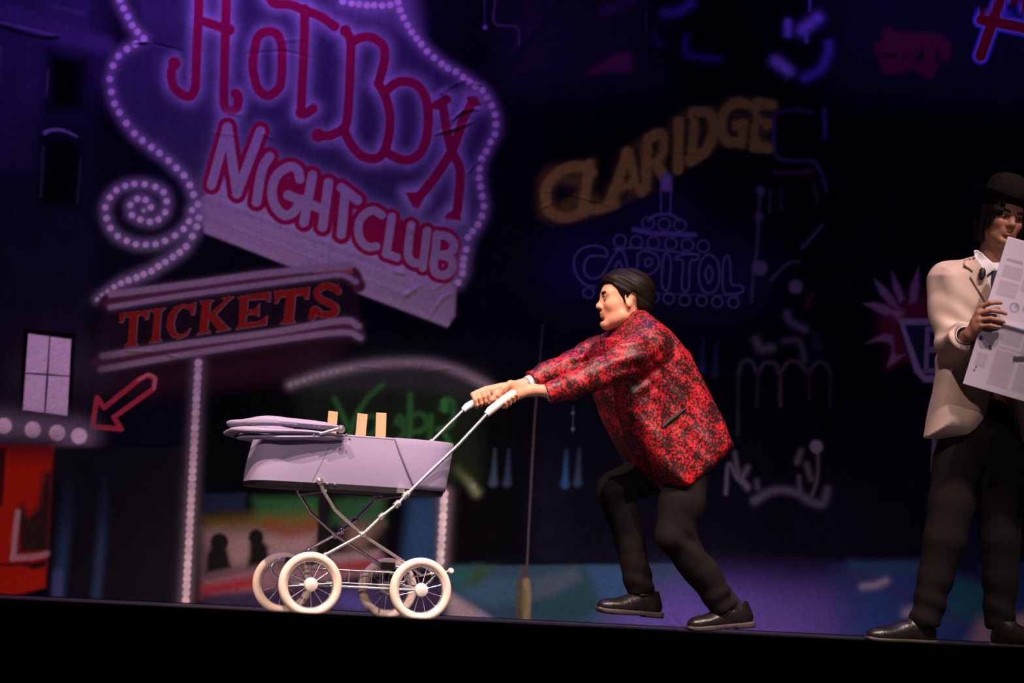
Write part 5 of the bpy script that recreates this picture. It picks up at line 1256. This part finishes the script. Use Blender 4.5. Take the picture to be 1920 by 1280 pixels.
s = SDF(axis(-0.30, 0.50, 0.014, 0.0034, [hx, (h2[0]-0.12, h2[0]+0.12), (wL[0]-0.12, wL[0]+0.06)]),
        axis(-0.48, 0.22, 0.014, 0.0034, [(-0.40, -0.27), (h2[1]-0.14, h2[1]+0.12)]),
        axis(0.04, 1.76, 0.014, 0.0034, [hz, (h2[2]-0.135, h2[2]+0.115)]))
head_field(s, H2T, H2S)
s.cap(h2+R2@np.array([-0.025, 0, -0.055]), nk, 0.050, 0.056, 0.03); s.chain([nk, ch, be, hp], [0.065, 0.105, 0.10, 0.11], 0.05)
for a, b, c in ((sR, eR, wR), (sL, eL, wL)): s.cap(ch, a, 0.085, 0.05, 0.04); s.chain([a, b, c], [0.048, 0.038, 0.024], 0.02)
for a, b, c in ((hpR, kR, aR), (hpL, kL, aL)): s.chain([a, b, c], [0.075, 0.050, 0.036], 0.03)
YH = -0.245
kn = [M2(x, y, YH+0.012) for x, y in ((1841, 574), (1836, 587), (1836, 600), (1840, 611))]
fg = [[M2(1857, 568, YH-0.010), M2(1868, 567, YH-0.009), M2(1877, 568, YH-0.004)], [M2(1859, 582, YH-0.012), M2(1874, 584, YH-0.011), M2(1886, 588, YH-0.004)],
      [M2(1858, 597, YH-0.012), M2(1872, 600, YH-0.010), M2(1882, 603, YH-0.004)], [M2(1857, 610, YH-0.009), M2(1866, 612, YH-0.008), M2(1875, 613, YH-0.003)]]
th = [wR+(0.006, -0.02, 0.02), M2(1840, 592, -0.212), M2(1858, 583, -0.207), M2(1872, 578, -0.211)]
hand_field(s, wR, kn, fg, th, 0.022)
kn = [M2(x, y, YH+0.012) for x, y in ((1992, 590), (1996, 603), (1996, 616), (1991, 627))]
fg = [[p+(-0.036, -0.022, 0.004), p+(-0.060, -0.021, 0.004), p+(-0.078, -0.014, 0.002)] for p in kn]
th = [wL+(-0.006, -0.02, 0.02), M2(1992, 605, -0.212), M2(1975, 597, -0.207), M2(1962, 593, -0.211)]
hand_field(s, wL, kn, fg, th, 0.022)
SK2 = (0.34, 0.165, 0.105)
sdf_obj('body', s, skin_mat('skin_brown'), P2, 1, lambda V: head_paint(V, H2T, H2S, SK2, (0.42, 0.13, 0.13), (0.52, 0.15, 0.14)))
eyes_and_brows(H2T, H2S, P2, (0, 0, 0), 0.0028)
# hair: chin-length, hanging from under the hat
PH2 = lambda x, y, z: R2@(np.array([x, y, z])*H2S)+h2
hs = SDF(axis(h2[0]-0.16, h2[0]+0.16, 0.0045), axis(h2[1]-0.17, h2[1]+0.17, 0.0045), axis(h2[2]-0.17, h2[2]+0.14, 0.0045))
hs.ell(PH2(-0.022, 0, 0.030), np.array((0.100, 0.088, 0.085)), R2, 0.0); hs.ell(PH2(-0.045, 0, -0.050), np.array((0.075, 0.085, 0.085)), R2, 0.03)
hs.keep(lambda X, Y, Zz: (X-PH2(0.030, 0, 0)[0])*R2[0, 0]+(Y-PH2(0.030, 0, 0)[1])*R2[1, 0]+(Zz-PH2(0.030, 0, 0)[2])*R2[2, 0])
for y0, x0, y1, x1, z1, r in ((-0.072, 0.040, -0.078, 0.036, -0.070, 0.017), (-0.058, 0.066, -0.068, 0.062, -0.038, 0.014), (-0.046, 0.084, -0.056, 0.080, -0.012, 0.009), (-0.078, 0.010, -0.084, 0.004, -0.095, 0.020), (-0.066, 0.055, -0.070, 0.052, -0.062, 0.011),
                              (0.060, 0.066, 0.068, 0.060, -0.040, 0.013), (0.050, 0.082, 0.058, 0.076, -0.018, 0.008), (0.074, 0.040, 0.079, 0.036, -0.070, 0.016), (0.078, 0.010, 0.084, 0.004, -0.090, 0.020)):
    hs.chain([PH2(x0, y0, 0.075), PH2((x0+x1)/2+0.004, (y0+y1)/2*1.02, 0.02), PH2(x1, y1, z1)], [r, r*0.95, r*0.25], 0.012)
hs.disp(lambda X, Y, Zz: 0.0012*np.sin(230*X+90*Y+1.2*np.sin(14*Zz))+0.0008*np.sin(410*X-130*Y))
sdf_obj('hair', hs, hair_mat('black_hair', (0.006, 0.005, 0.005), (0.022, 0.015, 0.012), (60, 60, 5)), P2, 1)
# bowler hat: crown > band, brim
V = []; Fc = []; n = 48
prof = [(0.0, 0.112, 0), (0.35, 0.108, 0), (0.62, 0.097, 0), (0.82, 0.078, 0), (0.95, 0.050, 0), (1.0, 0.020, 0), (1.0, 0.0, 0)]
def hatp(r, z, a, bx=0.105, by=0.089, lift=0.0, ext=0.0):
    ca, sa = math.cos(a), math.sin(a); return PH2(-0.010+(bx*r+ext)*ca, (by*r+ext)*sa, 0.070+z+lift*sa*sa)
L1 = [[hatp(max(r, 0.001), z, 2*math.pi*k/n) for k in range(n)] for r, z, _ in prof]
hat = MB().add(*loops_mesh(L1, True, True)).build('bowler_hat', m_hat, P2)
L2 = [[hatp(1.0, z, 2*math.pi*k/n, ext=e, lift=l) for k in range(n)] for e, z, l in ((-0.004, 0.004, 0), (0.010, 0.001, 0.0), (0.028, 0.000, 0.006), (0.040, 0.004, 0.016), (0.043, 0.009, 0.022), (0.040, 0.010, 0.022), (0.028, 0.005, 0.010), (0.010, 0.005, 0.002), (-0.004, 0.008, 0))]
MB().add(*loops_mesh(L2)).build('brim', m_hat, hat)
L3 = [[hatp(1.0, z, 2*math.pi*k/n, ext=e) for k in range(n)] for e, z in ((0.0005, 0.004), (0.003, 0.005), (0.003, 0.026), (0.0005, 0.027))]
MB().add(*loops_mesh(L3)).build('hat_band', mat('hat_ribbon', (0.004, 0.004, 0.004), 0.7, spec=0.1), hat)
# shirt and tie
YT = 0.0
t = SDF(axis(-0.15, 0.32, 0.006), axis(-0.20, 0.14, 0.006), axis(0.75, 1.48, 0.006))
t.slab(XZ2([(1828, 486), (1845, 470), (1890, 470), (1915, 490), (1935, 560), (1930, 740), (1800, 740), (1800, 560)], YT), 0.122, 0.085, 0.0, 0.0)
t.cap(nk+(0.006, -0.012, 0.025), nk+(0.004, 0.0, -0.03), 0.062, 0.070, 0.015)
sh, Vs = sdf_obj('shirt', t, m_shirt, P2, 1)
drape('shirt_collar', XZ2([(1828, 470), (1834, 468), (1862, 494), (1866, 505), (1856, 512), (1846, 520), (1834, 505)], YT), Vs, m_shirt, sh, 0.012, 0.004, 0.003, 8)
drape('shirt_collar', XZ2([(1874, 500), (1900, 470), (1908, 474), (1904, 505), (1892, 520), (1878, 512)], YT), Vs, m_shirt, sh, 0.012, 0.004, 0.003, 8)
drape('tie', XZ2([(1860, 508), (1874, 506), (1877, 524), (1888, 600), (1896, 700), (1880, 720), (1866, 700), (1862, 600), (1858, 524)], YT), Vs, m_navy, P2, 0.010, 0.008, 0.004, 8)
MB().lathe([(0.0, -0.021), (0.010, -0.019), (0.0135, -0.006), (0.0130, 0.010), (0.008, 0.019), (0.0, 0.021)], M2(1842, 512, -0.035), (0.1, 0.1, 1), 16).build('clip_microphone', m_tieb, P2)
# jacket
jl = XZ2([(1830, 474), (1801, 482), (1772, 494), (1760, 510), (1762, 560), (1772, 640), (1770, 690), (1757, 760), (1746, 817), (1782, 820), (1820, 823), (1838, 811), (1856, 782), (1866, 750), (1872, 715), (1879, 690), (1890, 690), (1902, 735),
          (1912, 780), (1924, 820), (1950, 824), (1948, 760), (1940, 680), (1944, 600), (1968, 530), (1952, 500), (1910, 478)], YT)
j = SDF(axis(-0.34, 0.44, 0.0055), axis(-0.36, 0.20, 0.0055), axis(0.74, 1.52, 0.0055))
j.slab(jl, 0.140, 0.085, 0.0, 0.0, 'u', 2.5)
slR = [sR, sR*0.5+eR*0.5+(-0.012, 0.0, 0), eR, eR*0.35+wR*0.65+(-0.002, 0, -0.004), wR+(-0.010, 0.045, 0.000)]; slL = [sL, sL*0.5+eL*0.5+(0.012, 0, 0), eL, eL*0.35+wL*0.65, wL+(0.010, 0.045, 0)]
for q_ in (slR, slL): j.chain(q_, [0.078, 0.070, 0.066, 0.054, 0.049], 0.03)
for q_, sg in ((slR, -1), (slL, 1)):
    d = unit(q_[4]-q_[3]); e = q_[4]
    j.keep(lambda X, Y, Zz, d=d, e=e: np.where((np.abs(X-e[0]) < 0.09) & (np.abs(Zz-e[2]) < 0.10) & (Y < e[1]+0.08), (X-e[0])*d[0]+(Y-e[1])*d[1]+(Zz-e[2])*d[2], -1.0))
    j.cap(e-d*0.05, e+d*0.05, 0.036, 0.040, 0.004, 's')
# V opening over the shirt
vo = np.array(XZ2([(1826, 464), (1842, 500), (1858, 560), (1870, 630), (1883, 692), (1886, 692), (1892, 620), (1900, 550), (1908, 500), (1912, 464)], YT))
d2 = poly2(vo, j.ax[0], j.ax[2])[:, None, :]; cutv = np.maximum(d2, j.ax[1][None, :, None]-(-0.02)); j.f = np.maximum(j.f, -np.maximum(cutv, -0.05)).astype(np.float32)
t0 = M2(1862, 480, 0.07); j.cap(t0+(0, 0.02, 0.06), t0+(0, 0.02, -0.02), 0.066, 0.070, 0.008, 's')
def folds2(X, Y, Zz):
    a = np.exp(-((X-eR[0])/0.09)**2-((Zz-eR[2]-0.02)/0.12)**2); b = np.exp(-((X-eL[0])/0.09)**2-((Zz-eL[2]-0.02)/0.12)**2)
    return 0.0055*a*np.sin(70*(Zz+0.8*X)+12*Y)+0.005*b*np.sin(70*(Zz-0.8*X)+12*Y)+0.003*np.sin(22*X+14*Zz+9*Y)*np.sin(16*Zz-11*X)
j.disp(folds2)
j.cap(M2(1771, 590, -0.03), M2(1793, 520, -0.05), 0.006, 0.006, 0.014, 's')
j2, Vj2 = sdf_obj('jacket', j, m_cream, P2, 1)
drape('lapel', XZ2([(1810, 487), (1826, 483), (1844, 509), (1861, 565), (1874, 630), (1880, 672), (1862, 610), (1840, 560), (1816, 520), (1822, 510), (1808, 498)], YT), Vj2, m_cream2, j2, 0.006, 0.006, 0.0035, 8)
drape('lapel', XZ2([(1910, 470), (1926, 480), (1930, 500), (1922, 512), (1928, 522), (1908, 570), (1894, 630), (1888, 672), (1893, 610), (1902, 540)], YT), Vj2, m_cream2, j2, 0.006, 0.006, 0.0035, 8)
for q_, w_ in ((slR, wR), (slL, wL)):
    d = unit(q_[4]-q_[3]); MB().lathe([(0.031, -0.06), (0.0345, -0.06), (0.0345, 0.012), (0.032, 0.014), (0.031, 0.012)], q_[4], d, 24).build('shirt_cuff', m_shirt, P2)
# trousers, shoes
q = SDF(axis(-0.34, 0.32, 0.007), axis(-0.18, 0.18, 0.007), axis(0.03, 0.98, 0.007))
q.ell(hp+(0.01, 0, 0.01), (0.150, 0.115, 0.13), None, 0.02); q.cap(hp+(0, 0, 0.02), be+(0, 0, 0.02), 0.115, 0.10, 0.02)
q.chain([hpR, hpR*0.45+kR*0.55, kR], [0.100, 0.088, 0.076], 0.02); q.chain([kR, kR*0.5+aR*0.5, aR+(0, 0, 0.0)], [0.076, 0.066, 0.060], 0.02)
q.chain([hpL, hpL*0.45+kL*0.55, kL], [0.096, 0.082, 0.073], 0.02); q.chain([kL, kL*0.5+aL*0.5, aL+(0, 0, 0.0)], [0.073, 0.066, 0.062], 0.02)
q.keep(lambda X, Y, Zz: 0.075+0.05*(Y+0.02)-Zz+0*X)
q.disp(lambda X, Y, Zz: 0.004*np.sin(19*X+7*Zz+9*Y)*np.sin(11*Zz-15*X)+0.005*np.exp(-((Zz-0.15)/0.06)**2)*np.sin(60*Zz+30*X+9*Y))
sdf_obj('trousers', q, m_trouser, P2, 1)
for an_, hpx, dr in ((aR, 1752, (-1.0, -0.28)), (aL, 1862, (0.62, -0.78))):
    hl = M2(hpx, 1200, 0.14); hl[2] = 0.001; shoe(P2, hl, dr, 0.0)
    dn = unit((*dr, 0)); MB().tube([an_+(0, 0, 0.03), hl+dn*0.055+(0, 0, 0.055)], [0.040, 0.034], 16).build('sock', m_tieb, P2)

# ------------------------------------------------------------------ newspaper
NU, NV = 120, 190
TLp = np.array([1889.0, 444.0]); DU = np.array([196.0, 55.0]); DV = np.array([-84.0, 276.0])
uu, vv = np.meshgrid(np.linspace(0, 1, NU), np.linspace(0, 1, NV), indexing='ij')
ydep = np.where(vv < 0.55, -0.150-0.078*(vv/0.55), -0.228+0.035*((vv-0.55)/0.45))-0.008*np.exp(-((vv-0.55)/0.02)**2)+0.012*np.sin(3.1*uu+1.2*vv)-0.010*np.cos(6.0*uu)*(vv > 0.6)*(vv-0.6)
ydep = ydep-0.004
npx = TLp[0]+uu*DU[0]+vv*DV[0]; npy = TLp[1]+uu*DU[1]+vv*DV[1]+10*(uu-0.25)*(1-uu)*(vv > 0.8)*(vv-0.8)*5*0.3
vdir = (npx-960.0)[..., None]*RGT-(npy-640.0)[..., None]*UPV+F_PX*FWD
G = CAM+vdir*((ydep-CAM[1])/vdir[..., 1])[..., None]
PC = np.tile(np.array([0.44, 0.40, 0.50]), (NU, NV, 1))
Wm, Hm = 0.41, 0.59; um = uu*Wm; vm = vv*Hm
def inkrect(u0, u1, v0, v1, c, a=1.0):
    w = np.clip((np.minimum(um-u0, u1-um))/0.002+0.5, 0, 1)*np.clip((np.minimum(vm-v0, v1-vm))/0.002+0.5, 0, 1)*a
    PC[:] = PC*(1-w[..., None])+np.asarray(c)*w[..., None]
def inkpx(x0, x1, y0, y1, c, a=1.0):
    m_ = ((npx > x0) & (npx < x1) & (npy > y0) & (npy < y1))*a; PC[:] = PC*(1-m_[..., None])+np.asarray(c)*m_[..., None]
GREY = (0.25, 0.225, 0.27)
rg = np.random.default_rng(3)
for (u0, u1, v0, v1) in ((0.02, 0.095, 0.105, 0.155), (0.02, 0.095, 0.165, 0.225), (0.105, 0.18, 0.03, 0.19), (0.19, 0.27, 0.03, 0.20), (0.285, 0.385, 0.03, 0.27), (0.09, 0.165, 0.345, 0.40), (0.175, 0.26, 0.345, 0.43), (0.085, 0.165, 0.425, 0.565), (0.18, 0.265, 0.455, 0.565), (0.28, 0.385, 0.345, 0.565), (0.02, 0.06, 0.455, 0.51)):
    inkrect(u0, u1, v0, v1, (0.36, 0.325, 0.38), 0.8)
    v = v0+0.003
    while v < v1-0.003:
        inkrect(u0, u1-(rg.random() < 0.15)*0.03*rg.random(), v, v+0.0022, GREY, 0.55); v += 0.0058
inkrect(0.022, 0.085, 0.078, 0.090, (0.2, 0.18, 0.22), 0.7); inkrect(0.10, 0.27, 0.012, 0.022, (0.2, 0.18, 0.22), 0.6); inkrect(0.09, 0.26, 0.412, 0.418, (0.24, 0.2, 0.24), 0.6)
inkpx(1836, 1842, 629, 638, (0.05, 0.05, 0.08)); inkpx(1853, 1859, 647, 656, (0.05, 0.05, 0.08)); inkpx(1899, 1990, 668, 679, (0.06, 0.055, 0.06)); inkpx(1828, 1832, 686, 690, (0.1, 0.1, 0.16)); inkpx(1824, 1828, 692, 696, (0.1, 0.1, 0.14))
for cx, cy in ((1902, 577), (1927, 580)):
    r_ = np.hypot(npx-cx, npy-cy); w = (np.exp(-((r_-8)/1.6)**2)+np.exp(-(np.hypot(npx-cx-3, npy-cy+2)/4)**2))*0.75; w = np.clip(w, 0, 0.85)[..., None]; PC[:] = PC*(1-w)+np.array([0.14, 0.13, 0.18])*w
ids = np.arange(NU*NV).reshape(NU, NV); Qn = np.stack([ids[:-1, :-1], ids[:-1, 1:], ids[1:, 1:], ids[1:, :-1]], -1).reshape(-1, 4)
base = G[NU//2, NV-1].copy()
NP = empty('newspaper', base.tolist())
tag(NP, 'open newspaper with grey printed columns held up in both hands', 'newspaper')
m_paper = attr_mat('newsprint', 0.85, 0.15)
me = grid_mesh('sheet', (G-base).reshape(-1, 3), Qn, PC); me.materials.append(m_paper); o = link(bpy.data.objects.new('sheet', me), NP)
md = o.modifiers.new('thickness', 'SOLIDIFY'); md.thickness = 0.0012; md.offset = 1
# a second folded sheet behind the first
G2 = G+np.array([0.0, 0.006, 0.0]); G2[..., 0] += 0.004; G2[..., 2] += 0.003
me = grid_mesh('inner_sheet', (G2-base).reshape(-1, 3), Qn, np.tile(np.array([0.44, 0.40, 0.46]), (NU*NV, 1))); me.materials.append(m_paper); o = link(bpy.data.objects.new('inner_sheet', me), NP)
md = o.modifiers.new('thickness', 'SOLIDIFY'); md.thickness = 0.001; md.offset = 1
